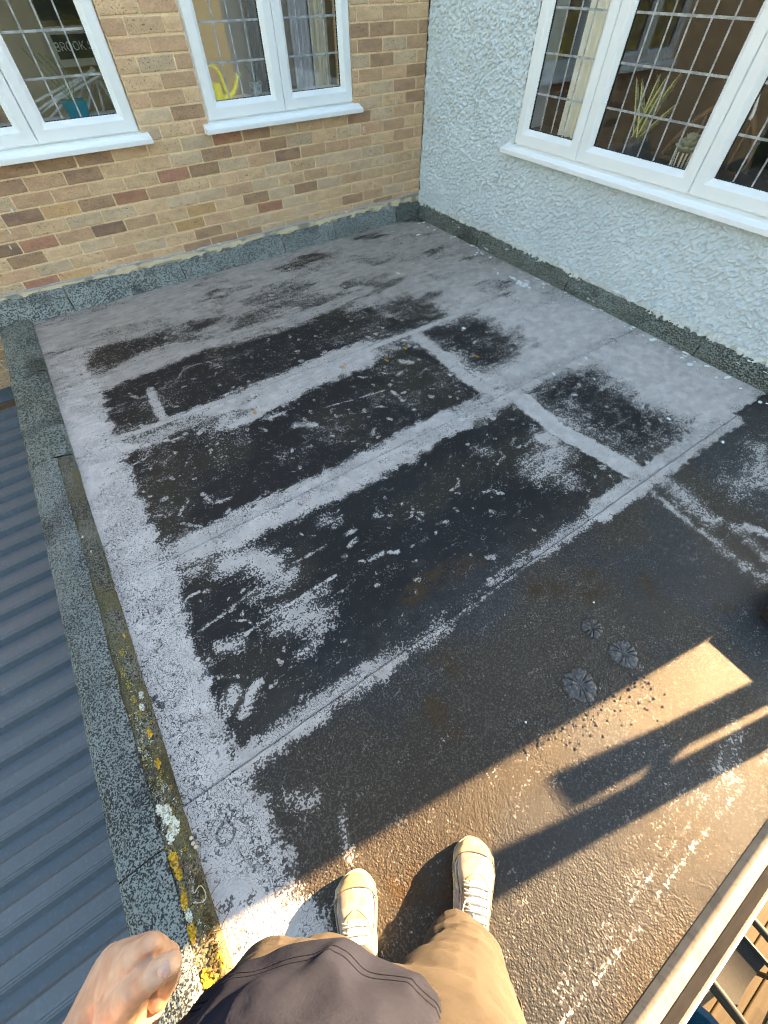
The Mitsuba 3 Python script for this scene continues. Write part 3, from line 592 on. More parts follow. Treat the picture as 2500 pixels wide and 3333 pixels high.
def window(parent, f, u0, u1, z0, z1, splits, o0, nv, pitch, label, first_h, sill_u=None):
    w = key(parent + '__window')
    labels[w] = {'label': label}
    def p(n, m, mat, **k): return put(n, mm_(m, f), mat, w, **k)
    p('frame', frame_ring(u0, u1, z0, z1, [(0, -.06), (0, o0 - .004), (.003, o0), (.036, o0), (.038, o0 - .004), (.044, o0 - .06)]), 'mat_upvc', smooth=False)
    for s in splits:
        p('mullion', box(s - .02, s + .02, -.06, o0 - .003, z0 + .03, z1 - .03), 'mat_upvc')
    cuts = [u0 + .0085] + splits + [u1 - .0085]
    for i, (a, b) in enumerate(zip(cuts[:-1], cuts[1:])):
        ca, cb = a + .0025, b - .0025
        prof = [(t, o + o0) for t, o in SASH]
        p('sash', frame_ring(ca, cb, z0 + .012, z1 - .012, prof), 'mat_upvc')
        ga, gb, gz0, gz1 = ca + .082, cb - .082, z0 + .012 + .082, z1 - .012 - .082
        p('gasket', frame_ring(ga - .002, gb + .002, gz0 - .002, gz1 + .002, [(0, o0 + .001), (.005, o0 - .002), (.006, o0 - .012)]), 'mat_gasket')
        q = np.array([[(ga - .004, o0 - .01, gz0 - .004), (gb + .004, o0 - .01, gz0 - .004)], [(ga - .004, o0 - .01, gz1 + .004), (gb + .004, o0 - .01, gz1 + .004)]])
        p('pane', grid(q), 'mat_glass')
        n = nv[i]
        for j in range(1, n):
            u = ga + (gb - ga) * j / n
            p('lead_strip', box(u - .0045, u + .0045, o0 - .0112, o0 - .0085, gz0, gz1), 'mat_lead')
        z = gz0 + first_h
        while z < gz1 - .05:
            p('lead_strip', box(ga, gb, o0 - .0112, o0 - .0075, z - .005, z + .005), 'mat_lead'); z += pitch
    a, b = sill_u or (u0 - .045, u1 + .045)
    sp = [(-.06, z0 + .004), (o0 + .0, z0 + .001), (.030, z0 - .008), (.034, z0 - .012), (.066, z0 - .019), (.072, z0 - .024), (.072, z0 - .046), (.062, z0 - .049), (-.02, z0 - .047)]
    poly = sg.Polygon(sp); m = trimesh.creation.extrude_polygon(poly, b - a)
    V = m.vertices; m.vertices = np.stack([V[:, 2] + a, V[:, 0], V[:, 1]], 1)
    p('sill', m, 'mat_upvc')
    return w
W1 = window(brick_wall, mapB, WIN[0][0], WIN[0][1], WZ0, WZ1, [-2.941], -.022, [4, 4], .172, 'left leaded window with picture and sign inside', .173)
W2 = window(brick_wall, mapB, WIN[1][0], WIN[1][1], WZ0, WZ1, [-1.299], -.022, [4, 4], .172, 'leaded window with yellow watering can inside', .173)

# ------------------------------------------------------------------ rendered wall
ren = thing('rendered_wall', 'pale grey pebbledash rendered house wall with wide leaded white window', 'rendered wall')
RW0, RW1, RZ0, RZ1 = 1.116, 3.06, .722, 1.90       # window in u = -y
def ren_col(p, n, uv):
    y, z = mi.Float(p.y), mi.Float(p.z)
    f = fbm(y * 3, z * 3, 1.0, 3)
    d = fbm(y * 60, z * 60, 2.0, 2)
    c = mi.Color3f(mix((.62, .685, .72), (.55, .61, .65), f)) * (.92 + .14 * d)
    st = smoothstep(.16, .105, z + .03 * (fbm(y * 25, z * 25, 6.0, 2) - .5))
    return mix(c, (.66, .67, .60), st * .6)
bs('mat_render', mikit.proc(ren_col), .8)
du = .0037
us, zs = np.arange(0, 3.75, du), np.arange(.095, 1.62, du)
q = np.random.RandomState(3)
def field(s, seed):
    a = np.random.RandomState(seed).randn(len(us), len(zs)); a = ndimage.gaussian_filter(a, s); return a / a.std()
h = .5 * field(1.9, 1) + .65 * field(1.15, 2) + .3 * field(.75, 4)
d = .0078 * np.tanh(h * 2.2) + .0016 * field(.7, 5) + .004 * field(14, 6)
U, Z = np.meshgrid(us, zs, indexing='ij')
edge_fade = np.clip(U / .05, 0, 1)
P = np.stack([U, .004 + d * 1.0 - .018 * (1 - np.sqrt(np.clip(1 - (1 - edge_fade) ** 2, 0, 1))), Z], -1)
mgrid = grid(mapR(P))
cen = np.stack([U, Z], -1).reshape(-1, 2)[mgrid.faces].mean(1)
inw = (cen[:, 0] > RW0 - .003) & (cen[:, 0] < RW1 + .003) & (cen[:, 1] > RZ0 - .046)
mgrid.update_faces(~inw); mgrid.remove_unreferenced_vertices()
put('render_coat', mgrid, 'mat_render', ren, smooth=True)
g = sect([(RW0 - .002, RZ0 - .046, RW1 + .002, RZ1)], -.0, 4.403, -2.6, 2.6)
m = trimesh.creation.extrude_polygon(g, .24); V = m.vertices.copy()
m.vertices = mapR(np.stack([V[:, 0], -.012 - V[:, 2], V[:, 1]], 1))
put('wall_core', m, 'mat_render', ren)
rc = np.array([[(3.7, .004, .095), (4.403, .004, .095)], [(3.7, .004, 2.6), (4.403, .004, 2.6)]])
put('render_coat', grid(mapR(rc)), 'mat_render', ren)
W3 = window(ren, mapR, RW0, RW1, RZ0, RZ1, [1.685, 2.489], -.008, [4, 6, 4], .182, 'three light leaded window in rendered wall', .178, (RW0 - .07, RW1 + .07))
hm = tube(spline([(2.56, .03, 1.18), (2.56, .05, 1.17), (2.572, .052, 1.12), (2.585, .05, 1.05)], 20), .0075, 8)
hm.vertices = mapR(hm.vertices - [0, .085, 0]); put('handle', hm, 'mat_upvc', W3, smooth=True)
# rest of the house: gable end wall and roof, which keep the low sun off most of the flat roof
hs = thing('house_body', 'rest of the house behind the rendered and brick walls with a tiled roof', 'house')
bs('mat_tile', (.20, .09, .06), .8); bs('mat_plain_render', (.56, .60, .61), .85)
put('end_wall', cat([box(.012, 6.0, -4.405, -4.2, -2.6, 2.6), box(5.8, 6.0, -4.2, 6.0, -2.6, 2.6), box(-7.0, 6.0, 5.8, 6.0, -2.6, 2.6), box(-7.2, -7.0, .01, 6.0, -2.6, 2.6)]), 'mat_plain_render', hs)
rv = np.array([[0.0, -4.405, 2.6], [6.0, -4.405, 2.6], [6.0, 6.0, 2.6], [-7.0, 6.0, 2.6], [-7.0, .0, 2.6], [0, 0, 2.6], [3, -4.3, 4.4], [3, 3, 4.4], [-7, 3, 4.4]])
put('roof', trimesh.Trimesh(rv, np.array([[0, 5, 6], [5, 7, 6], [5, 4, 8], [5, 8, 7], [0, 6, 1], [1, 6, 7], [1, 7, 2], [2, 7, 8], [2, 8, 3], [3, 8, 4]]), process=False), 'mat_tile', hs)

# ------------------------------------------------------------------ rooms seen through the glass
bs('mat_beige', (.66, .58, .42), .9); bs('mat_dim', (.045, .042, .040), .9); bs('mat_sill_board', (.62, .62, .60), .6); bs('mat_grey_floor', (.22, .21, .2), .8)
def room(parent, f, u0, u1, depth, z0, z1, wall, nm, wall0=.24):
    a, b = -wall0, -depth
    P = lambda l: grid(mapf(np.array(l, float)))
    mapf = f
    put(nm + '_back', P([[(u0, b, z0), (u1, b, z0)], [(u0, b, z1), (u1, b, z1)]]), wall, parent)
    put(nm + '_side', cat([P([[(u0, a, z0), (u0, b, z0)], [(u0, a, z1), (u0, b, z1)]]), P([[(u1, a, z0), (u1, b, z0)], [(u1, a, z1), (u1, b, z1)]])]), wall, parent)
    put(nm + '_floor', P([[(u0, a, z0), (u1, a, z0)], [(u0, b, z0), (u1, b, z0)]]), 'mat_grey_floor', parent)
    put(nm + '_ceiling', P([[(u0, a, z1), (u1, a, z1)], [(u0, b, z1), (u1, b, z1)]]), 'mat_upvc', parent)
room(brick_wall, mapB, -3.9, -2.03, .92, -.3, 2.2, 'mat_beige', 'room')
room(brick_wall, mapB, -1.99, -.25, .78, -.3, 2.2, 'mat_beige', 'room')
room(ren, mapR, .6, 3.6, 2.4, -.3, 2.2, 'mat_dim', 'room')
for (a, b) in WIN: put('inner_sill', box(a, b, .07, .30, WZ0 + .055, WZ0 + .075), 'mat_sill_board', brick_wall)
q = box(RW0, RW1, -.30, -.06, RZ0 + .055, RZ0 + .075); q.vertices = mapR(q.vertices); bs('mat_dark_board', (.06, .045, .035), .4); put('inner_sill', q, 'mat_dark_board', ren)

# watering can
wc = thing('watering_can', 'bright yellow plastic watering can on the sill inside the brick wall window', 'watering can')
bs('mat_yellow_plastic', (.78, .80, .03), .35)
cx, cy, cz = -1.742, .155, WZ0 + .076
P = []
for z, r in ((0, .050), (.005, .053), (.045, .050), (.088, .046), (.091, .043), (.083, .041), (.02, .045)):
    w = np.linspace(0, 2 * np.pi, 33); P.append(np.stack([cx + r * np.cos(w), cy + r * np.sin(w), cz + z + 0 * w], 1))
put('body', grid(np.array(P)), 'mat_yellow_plastic', wc, smooth=50)
put('handle', tube(spline([(cx - .046, cy, cz + .07), (cx - .052, cy, cz + .12), (cx - .022, cy, cz + .165), (cx + .02, cy, cz + .172), (cx + .056, cy, cz + .14), (cx + .072, cy, cz + .088), (cx + .088, cy, cz + .035)], 40), .0105, 10), 'mat_yellow_plastic', wc, smooth=True)
put('spout', tube(spline([(cx + .03, cy, cz + .018), (cx + .095, cy, cz + .018), (cx + .138, cy, cz + .042), (cx + .168, cy, cz + .082), (cx + .21, cy, cz + .125)], 30), np.linspace(.018, .008, 30), 10), 'mat_yellow_plastic', wc, smooth=True)
def lathe(prof, c, n=28):
    w = np.linspace(0, 2 * np.pi, n + 1)
    return grid(np.stack([np.stack([c[0] + r * np.cos(w), c[1] + r * np.sin(w), c[2] + z + 0 * w], 1) for r, z in prof]))
def blade(base, tip, wd, bend, n=12, cup=.25):
    base, tip = np.array(base, float), np.array(tip, float); t = np.linspace(0, 1, n)
    d = tip - base; side = np.cross(d, [0.3, .9, .2]); side /= np.linalg.norm(side); up = np.cross(side, d); up /= np.linalg.norm(up)
    c = base + t[:, None] * d + np.array(bend) * (np.sin(t * np.pi / 2) ** 2)[:, None] * 0 + np.array(bend) * (t * (1 - t) * 2)[:, None]
    w = wd * np.sin(np.clip(t * .82 + .18, 0, 1) * np.pi) ** .7; w[-1] = .0004
    s = np.linspace(-1, 1, 7)
    return grid(c[:, None] + (w[:, None] * s[None])[..., None] * side + (w[:, None] * (s ** 2)[None] * cup)[..., None] * up)
pp = thing('potted_plant', 'small spiky plant in a pale grey patterned pot beside the yellow watering can', 'potted plant')
c0 = (-1.432, .16, WZ0 + .076)
bs('mat_pot_pale', mikit.proc(lambda p, n, uv: mix((.42, .47, .47), (.16, .20, .2), smoothstep(.5, .6, noise(mi.Float(p.x) * 90, mi.Float(p.z) * 90, 2.0)))), .5); bs('mat_leaf_dark', (.05, .075, .035), .5); bs('mat_soil', (.03, .022, .016), .95)
put('pot', lathe([(0, 0), (.034, 0), (.045, .075), (.042, .075), (.038, .062), (0, .062)], c0), 'mat_pot_pale', pp, smooth=40)
for i in range(13):
    a = rng.random() * 6.28; r = rng.uniform(.04, .08); put('leaf', blade((c0[0], c0[1], c0[2] + .06), (c0[0] + r * math.cos(a), c0[1] + r * math.sin(a), c0[2] + rng.uniform(.11, .17)), .004, (0, 0, .03)), 'mat_leaf_dark', pp, smooth=True)
# curtains
def curtain(name, label, f, u0, u1, o, z0, z1, mat, waves, amp):
    k = thing(name, label, 'curtain')
    u = np.linspace(u0, u1, 120); z = np.linspace(z0, z1, 12)
    Uu, Zz = np.meshgrid(u, z, indexing='ij'); O = o + amp * np.sin((Uu - u0) / (u1 - u0) * waves * 6.283) * (1 + .15 * np.sin(Zz * 3)) + amp * .3 * np.sin(Uu * 140)
    put('fabric', grid(f(np.stack([Uu, O, Zz], -1))), mat, k, smooth=True)
bs('mat_curtain_grey', (.62, .62, .65), .9); bs('mat_curtain_cream', (.78, .76, .64), .9); bs('mat_curtain_beige', (.62, .57, .40), .9); bs('mat_curtain_dark', (.17, .15, .12), .9)
curtain('curtain', 'grey curtain with tight folds behind the right pane of the watering can window', mapB, -1.02, -.86, -.34, .6, 2.0, 'mat_curtain_grey', 4, .018)
curtain('curtain', 'cream blind strip at the right edge of the watering can window', mapB, -.855, -.72, -.32, .6, 2.0, 'mat_curtain_beige', 1, .006)
curtain('curtain', 'dark brown hanging fabric behind the right pane of the watering can window', mapB, -1.26, -1.0, -.55, .2, 2.0, 'mat_curtain_dark', 5, .012)
curtain('curtain', 'sandy curtain at the left edge of the watering can window', mapB, -1.84, -1.70, -.33, .6, 2.0, 'mat_curtain_beige', 2, .012)
curtain('curtain', 'pale cream curtain behind the left pane of the rendered wall window', mapR, 1.36, 1.64, -.15, .6, 1.95, 'mat_curtain_cream', 5, .014)
# teal pot, clothes airer, framed sign and picture in the left window
tp = thing('potted_plant', 'teal square pot with a few thin green stems inside the left brick wall window', 'potted plant')
bs('mat_teal', (.01, .20, .27), .35); bs('mat_stem', (.10, .17, .05), .6)
c1 = (-2.64, .20, WZ0 + .076)
hb = np.array([[sx * r + c1[0], sy * r + c1[1], c1[2] + z] for z, r in ((0, .052), (.075, .068)) for sx in (-1, 1) for sy in (-1, 1)])
put('pot', trimesh.convex.convex_hull(hb), 'mat_teal', tp)
for i in range(5): put('stem', tube(spline([(c1[0], c1[1], c1[2] + .07), (c1[0] - .03 * i + .04, c1[1], c1[2] + .19), (c1[0] - .035 * i, c1[1] + .01, c1[2] + .25 + .012 * i)], 12), .0022, 5), 'mat_stem', tp)
ca = thing('clothes_airer', 'white folding clothes airer with crossing rods behind the teal pot', 'clothes airer')
bs('mat_white_rod', (.75, .75, .70), .5)
apex = np.array([-2.39, .56, 1.10])
for i, (x, y, z) in enumerate([(-2.93, .42, .93), (-2.90, .50, .97), (-2.88, .40, .88), (-2.76, .46, .86), (-2.62, .42, .85), (-2.47, .46, .84), (-2.36, .40, .85)]):
    put('rod', tube([apex + [0, .02 * i, 0], (apex + [x, y, z]) / 2, (x, y, z)], .009, 8), 'mat_white_rod', ca, smooth=True)
put('rod', tube([(-2.95, .45, .90), (-2.7, .47, .99), (-2.34, .5, 1.09)], .009, 8), 'mat_white_rod', ca, smooth=True)
sn = thing('sign', 'black street name sign with white letters in a white frame inside the left window', 'sign')
bs('mat_sign_black', (.012, .012, .014), .5); bs('mat_frame_cream', (.55, .53, .46), .6)
sx, sz, sy = -2.365, 1.19, .80
put('board', box(sx - .20, sx + .25, sy, sy + .012, sz - .055, sz + .055), 'mat_sign_black', sn)
fr = frame_ring(sx - .215, sx + .262, sz - .09, sz + .09, [(0, -sy - .012), (0, -sy + .006), (.034, -sy + .006), (.036, -sy)]); put('frame', mm_(fr, mapB), 'mat_frame_cream', sn)
tm = tri(meshkit.text_mesh('BROOK STREET', .05)); V = tm.vertices - tm.vertices.min(0); V[:, :2] *= .41 / max(V[:, 0].max(), 1e-6); bs('mat_letter', (.7, .7, .66), .6)
tm.vertices = np.stack([V[:, 0] + sx - .18, sy - .002 - V[:, 2] * .02, V[:, 1] * 1.0 + sz - .018], 1); put('lettering', tm, 'mat_letter', sn)
pc = thing('picture', 'framed dark monochrome landscape print above the street name sign', 'picture')
def pic_col(p, n, uv):
    x, z = mi.Float(p.x), mi.Float(p.z)
    f = fbm(x * 22, z * 40, 3.0, 4)
    return mi.Color3f(mix((.012, .012, .014), (.30, .29, .27), smoothstep(.5, .72, f) * smoothstep(1.42, 1.5, z)))
bs('mat_picture', mikit.proc(pic_col), .4)
put('print', box(sx - .18, sx + .24, sy, sy + .012, 1.32, 1.72), 'mat_picture', pc)
put('frame', mm_(frame_ring(sx - .195, sx + .255, 1.305, 1.735, [(0, -sy - .012), (0, -sy + .006), (.018, -sy + .006), (.02, -sy)]), mapB), 'mat_sign_black', pc)
# snake plant and succulent in the rendered wall window
sp_ = thing('snake_plant', 'snake plant with yellow edged leaves in a dark pot in the rendered wall window', 'potted plant')
bs('mat_pot_dark', (.05, .05, .06), .4)
def snake(p, n, uv):
    x, y, z = mi.Float(p.x), mi.Float(p.y), mi.Float(p.z)
    e = dr.abs(uv.x - .5) * 2
    b = smoothstep(.45, .6, fbm(z * 60, x * 20, y * 20, 2))
    return mix(mix((.12, .17, .07), (.28, .32, .16), b), (.62, .58, .22), smoothstep(.58, .68, e))
bs('mat_snake', mikit.proc(snake), .45)
c2 = np.array([.14, -1.965, RZ0 + .076])
put('pot', lathe([(0, 0), (.055, 0), (.066, .085), (.062, .085), (.058, .07), (0, .07)], c2), 'mat_pot_dark', sp_, smooth=40)
for i, (dy, dz, dx, wd) in enumerate([(-.11, .36, .02, .022), (-.07, .30, -.02, .024), (-.03, .33, .03, .025), (.10, .30, 0, .019), (.16, .30, .03, .016), (-.15, .22, .05, .016), (.03, .33, .05, .023), (.05, .2, -.03, .021), (.0, .27, .06, .023)]):
    b0 = c2 + [rng.uniform(-.02, .02), rng.uniform(-.025, .025), .06]; t0 = c2 + [dx, dy, .06 + dz * .85]
    mlf = blade(b0, t0, wd, (0, -.02, .02), 16, .3); uvs = np.zeros((len(mlf.vertices), 2)); uvs[:, 0] = np.tile(np.linspace(0, 1, 7), 16); uvs[:, 1] = np.repeat(np.linspace(0, 1, 16), 7)
    k = key(sp_ + '__leaf'); scene[k] = mikit.ply(mlf, 'mat_snake', smooth=True, uv=uvs)
su = thing('succulent', 'pale rosette succulent in a black and white striped pot in the rendered wall window', 'potted plant')
def stripe(p, n, uv):
    a = dr.atan2(mi.Float(p.y) + 2.30, mi.Float(p.x) - .14)
    return mix((.62, .58, .48), (.02, .02, .022), smoothstep(.45, .55, dr.abs((a * 2.6 - dr.floor(a * 2.6)) - .5) * 2))
bs('mat_stripe', mikit.proc(stripe), .4); bs('mat_succulent', (.30, .36, .27), .5)
c3 = np.array([.14, -2.30, RZ0 + .076])
put('pot', lathe([(0, 0), (.05, 0), (.056, .07), (.053, .07), (.05, .06), (0, .06)], c3), 'mat_stripe', su, smooth=40)
for ring, (nn, rr, zz, s) in enumerate([(9, .048, .085, .028), (8, .034, .105, .026), (6, .02, .125, .022), (4, .008, .135, .016)]):
    for i in range(nn):
        a = 6.283 * (i + .5 * ring) / nn
        lf = trimesh.creation.icosphere(2, 1.0); lf.apply_scale((s, s * .75, s * .28)); lf.apply_transform(trimesh.transformations.rotation_matrix(-.5 - .2 * ring, [0, 1, 0])); lf.apply_transform(trimesh.transformations.rotation_matrix(a, [0, 0, 1])); lf.apply_translation(c3 + [rr * math.cos(a), rr * math.sin(a), zz]); put('leaf', lf, 'mat_succulent', su, smooth=True)
dk = thing('wicker_chair', 'brown wooden chair with curved back in the dim room behind the succulent', 'chair')
bs('mat_chair_brown', (.16, .09, .045), .6)
f3 = lambda P: mapR(np.array(P, float))
put('back_hoop', tube(f3(spline([(2.0, -.55, .45), (2.02, -.62, .9), (2.22, -.66, 1.02), (2.42, -.62, .9), (2.44, -.55, .45)], 40)), .014, 8), 'mat_chair_brown', dk, smooth=True)
q = box(2.0, 2.44, -.95, -.52, .42, .46, .01); q.vertices = mapR(q.vertices); put('seat', q, 'mat_chair_brown', dk)
for u, o in ((2.04, -.56), (2.40, -.56), (2.04, -.91), (2.40, -.91)): put('leg', tube(f3([(u, o, .42), (u, o, .1), (u, o, -.3)]), .016, 8), 'mat_chair_brown', dk)
for j in range(5): put('spindle', tube(f3([(2.08 + .07 * j, -.55, .46), (2.08 + .07 * j, -.62, .7), (2.08 + .07 * j, -.645, .97)]), .007, 6), 'mat_chair_brown', dk)

# ------------------------------------------------------------------ lower metal roof on the left
mr = thing('metal_roof', 'anthracite box profile metal roof sheets below the left edge of the felt roof', 'metal roof')
def steel(p, n, uv):
    f = fbm(mi.Float(p.x) * 2, mi.Float(p.y) * 9, 2.0, 3)
    s = smoothstep(.74, .78, noise(mi.Float(p.x) * 120, mi.Float(p.y) * 120, 1.0))
    return mi.Color3f(mix((.115, .135, .155), (.14, .16, .182), f)) * (1 + .12 * s)
bs('mat_steel', mikit.proc(steel), .48, metallic=.0, specular=.3, clearcoat=.08, clearcoat_gloss=.85)
per = .1505
prof = [(0, -.034), (.047, -.034), (.050, -.0325), (.064, 0), (.0645, .0006), (.118, .0006), (.1195, -.0014), (.121, .0006), (.1285, .0006), (.130, -.0014), (.1315, .0006), (.1365, .0006), (.137, 0), (.1505, -.034)]
x0r, x1r = -3.70, -7.2
for s in range(4):
    ys = []
    for k in range(7):
        for t, h in prof[:-1] if k < 6 else prof: ys.append((-.09 - (s * 7 + k) * per - t, h))
    ys = np.array(ys)
    P = np.zeros((2, len(ys), 3)); P[0, :, 0], P[1, :, 0] = x0r, x1r
    P[..., 1] = ys[:, 0]; P[0, :, 2] = -.495 + ys[:, 1] + .0012 * (s % 2); P[1, :, 2] = -.495 + ys[:, 1] - .06
    put('roof_sheet', grid(P), 'mat_steel', mr)
put('wall_flashing', cat([box(-7.0, -3.70, -.075, -.004, -.497, -.485), box(-7.0, -3.70, -.014, -.004, -.49, -.425)]), 'mat_steel', mr)
put('support_wall', cat([box(-7.1, -7.0, -4.4, -.1, -2.6, -.62), box(-7.0, -3.75, -4.4, -4.3, -2.6, -.60)]), 'mat_plain_render', mr)
bs('mat_fascia', (.06, .062, .066), .5)
put('side_wall', cat([box(-3.70, -3.60, -4.5, -.01, -2.6, -.16), box(-3.6, .0, -4.5, -4.40, -2.6, -.16)]), 'mat_fascia', flat_roof)

# ------------------------------------------------------------------ ground, deck and things below the front edge
def ground_col(p, n, uv):
    f = fbm(mi.Float(p.x) * 2, mi.Float(p.y) * 2, 1.0, 4)
    return mix((.10, .12, .05), (.17, .15, .09), f)
bs('mat_ground', mikit.proc(ground_col), .95)
put('ground', box(-150, 150, -150, 150, -3.2, -2.72), 'mat_ground', kind='structure')
deck = thing('timber_deck', 'golden brown timber deck boards on the ground below the gutter', 'deck')
def wood(p, n, uv):
    x, y = mi.Float(p.x), mi.Float(p.y)
    f = fbm(x * 3, y * 55, 2.0, 3); r = cell_rand(dr.floor((y + 30) / .125), dr.floor(x / 1.6), 2)
    return mi.Color3f(mix((.085, .062, .03), (.05, .035, .018), f)) * (.7 + .55 * r)
bs('mat_deck_board', mikit.proc(wood), .6)
y = -5.35
i = 0
while y > -8.2:
    put('deck_board', box(-3.6 - .4 * (i % 3), 1.2, y - .117, y, -2.63, -2.60 + rng.uniform(-.002, .002), .004), 'mat_deck_board', deck); y -= .125; i += 1
put('bearer', cat([box(x, x + .06, -8.2, -5.35, -2.72, -2.632) for x in (-3, -2, -1, 0, 1)]), 'mat_deck_board', deck)
bs('mat_hedge', mikit.proc(lambda p, n, uv: mix((.018, .032, .010), (.055, .085, .024), smoothstep(.35, .65, fbm(mi.Float(p.x) * 5, mi.Float(p.y) * 5, mi.Float(p.z) * 5, 4)))), .8)
def hedge(label, x0, x1, y0, y1, z1, seed):
    m = box(x0, x1, y0, y1, -2.75, z1); 
    for _ in range(6 if max(x1 - x0, y1 - y0) > 8 else 5): m = m.subdivide()
    v = m.vertices; v += .55 * (meshkit.fbm(np.stack([v[:, 0] * 1.3, v[:, 1] * 1.3, v[:, 2] * 1.3], 1) + seed * 7)[:, None] - .5) * np.array([1, 1, 1.4]); m.vertices = v
    k = thing('hedge', label, 'hedge'); put('foliage', m, 'mat_hedge', k, smooth=False)
hedge('tall garden hedge facing the rendered wall across the metal roof', -13.5, -11.5, -12, 6, 2.6, 1)
hedge('tall garden hedge at the bottom of the garden facing the brick wall', -13.5, 2.0, -15, -13, 3.2, 2)
ch = thing('garden_chair', 'dark grey sling garden chair with black arms on the deck below the gutter', 'chair')
bs('mat_sling', mikit.proc(lambda p, n, uv: mix((.010, .010, .012), (.020, .0195, .021), fbm(mi.Float(p.x) * 300, mi.Float(p.y) * 300, 1.0, 2))), .8); bs('mat_black_frame', (.010, .010, .011), .6)
zs_ = -2.17
def sling(P): return grid(np.array(P, float))
u = np.linspace(0, 1, 14)
seat = np.array([[(-1.90 + .35 * a, -5.42 - .40 * b, zs_ - .025 * np.sin(np.pi * a) + .02 * b) for a in u] for b in u]); put('seat', grid(seat), 'mat_sling', ch, smooth=True)
back = np.array([[(-1.90 + .35 * a, -5.41 + .15 * b, zs_ + .02 + .42 * b + .02 * np.sin(np.pi * a)) for a in u] for b in u]); put('backrest', grid(back), 'mat_sling', ch, smooth=True)
for sx_ in (-1, 1):
    xx = -1.725 + sx_ * .225
    put('armrest', tube(spline([(xx, -5.30, zs_ + .20), (xx, -5.55, zs_ + .215), (xx, -5.80, zs_ + .19), (xx - sx_ * .01, -5.95, zs_ + .10)], 16), .024, 10), 'mat_black_frame', ch, smooth=True)
    put('leg', tube([(xx - sx_ * .01, -5.95, zs_ + .11), (xx - sx_ * .01, -5.97, -2.4), (xx, -5.99, -2.6)], .016, 8), 'mat_black_frame', ch)
    put('leg', tube([(xx, -5.34, zs_ + .2), (xx, -5.33, -2.4), (xx, -5.32, -2.6)], .016, 8), 'mat_black_frame', ch)
    put('seat_rail', tube([(xx - sx_ * .035, -5.40, zs_), (xx - sx_ * .035, -5.62, zs_ + .01), (xx - sx_ * .035, -5.84, zs_ + .02)], .016, 8), 'mat_black_frame', ch)
tb = thing('toy_tub', 'blue plastic tub with yellow base beside the garden chair, half hidden by the gutter', 'tub')
bs('mat_blue', (.008, .05, .10), .35); bs('mat_yellow_toy', (.3, .23, .02), .4)
put('tub', lathe([(0, .04), (.20, .04), (.26, .34), (.285, .34), (.285, .36), (.25, .36), (.2, .08), (0, .08)], (-2.28, -5.83, -2.56)), 'mat_blue', tb, smooth=40)
put('base', lathe([(0, 0), (.24, 0), (.24, .06), (.2, .08)], (-2.28, -5.86, -2.598)), 'mat_yellow_toy', tb, smooth=40)
pl = thing('metal_pole', 'thin grey metal pole lying on the deck boards beside the garden chair', 'pole')
put('tube', tube([(-1.80, -6.22, -2.585), (-1.5, -6.2, -2.585), (-1.1, -6.17, -2.585)], .014, 10), 'mat_sealant', pl, smooth=True)

# ------------------------------------------------------------------ ladder beyond the right of the frame (its shadow falls across the roof) and box
bs('mat_alu', (.62, .62, .63), .35, metallic=.9)
la = thing('ladder', 'aluminium ladder leaning on the front edge of the roof beside the gutter', 'ladder')
def lad(z): return -4.655 + .25 * (z + .0)
def stile(x):
    P = []
    for z in (-2.6, .735):
        for dx, dy in ((-.014, -.038), (.014, -.038), (.014, .038), (-.014, .038)): P.append((x + dx, lad(z) + dy, z))
    m = trimesh.convex.convex_hull(np.array(P))
    e = trimesh.convex.convex_hull(np.array([(x + a, lad(z) + b * h, z) for a in (-.0145, .0145) for b in (-1, 1) for z, h in ((.58, .037), (.735, .049))]))
    return cat([m, e])
for x in (-.44, -.84): put('stile', stile(x), 'mat_alu', la)
for z in (.553 - .28 * np.arange(11)):
    put('rung', tube([(-.84, lad(z), z), (-.64, lad(z), z), (-.44, lad(z), z)], .015, 10), 'mat_alu', la, smooth=True)
bx_ = thing('storage_box', 'low dark box with a pale wooden lid at the right edge of the roof', 'box')
bs('mat_box_dark', (.02, .016, .013), .9); bs('mat_pale_wood', (.62, .46, .32), .7)
put('body', box(-1.495, -1.25, -4.345, -4.165, 0.003, .072, .004), 'mat_box_dark', bx_)
put('lid', box(-1.508, -1.24, -4.355, -4.155, .073, .086, .003), 'mat_pale_wood', bx_)

# ------------------------------------------------------------------ the person holding the camera
per_ = thing('person', 'person in navy T-shirt, tan trousers and worn cream trainers standing on the felt roof', 'person')
Mo, Rv, Fv = np.array([-3.03, -3.98, 0]), np.array([.82, -.572, 0]), np.array([.572, .82, 0])
def B(r, f, z): return Mo + r * Rv + f * Fv + np.array([0, 0, z])
def PX(px, py, d):
    return CAM + FWD * d + RIGHT * d * (px - 1250) / 1302.74 + DOWN * d * (py - 1666.5) / 1302.74
def cloth(base, s, amt):
    def fn(p, n, uv):
        x, y, z = mi.Float(p.x), mi.Float(p.y), mi.Float(p.z)
        f = fbm(x * 9, y * 9, z * 9, 3); w = fbm(x * s, y * s, z * s, 2)
        return mi.Color3f(base) * (1 - amt + 2 * amt * (.6 * f + .4 * w))
    return fn
def weave(p, n, uv): return .0005 * fbm(mi.Float(p.x) * 700, mi.Float(p.y) * 700, mi.Float(p.z) * 700, 2) + .003 * fbm(mi.Float(p.x) * 30, mi.Float(p.y) * 30, mi.Float(p.z) * 30, 3)
bs('mat_shirt', mikit.proc(cloth((.0105, .0125, .025), 400, .55)), .9, weave, 1.0, 5e-4, specular=.2)
bs('mat_trouser', mikit.proc(cloth((.046, .040, .035), 500, .32)), .9, weave, 1.0, 5e-4, specular=.2)
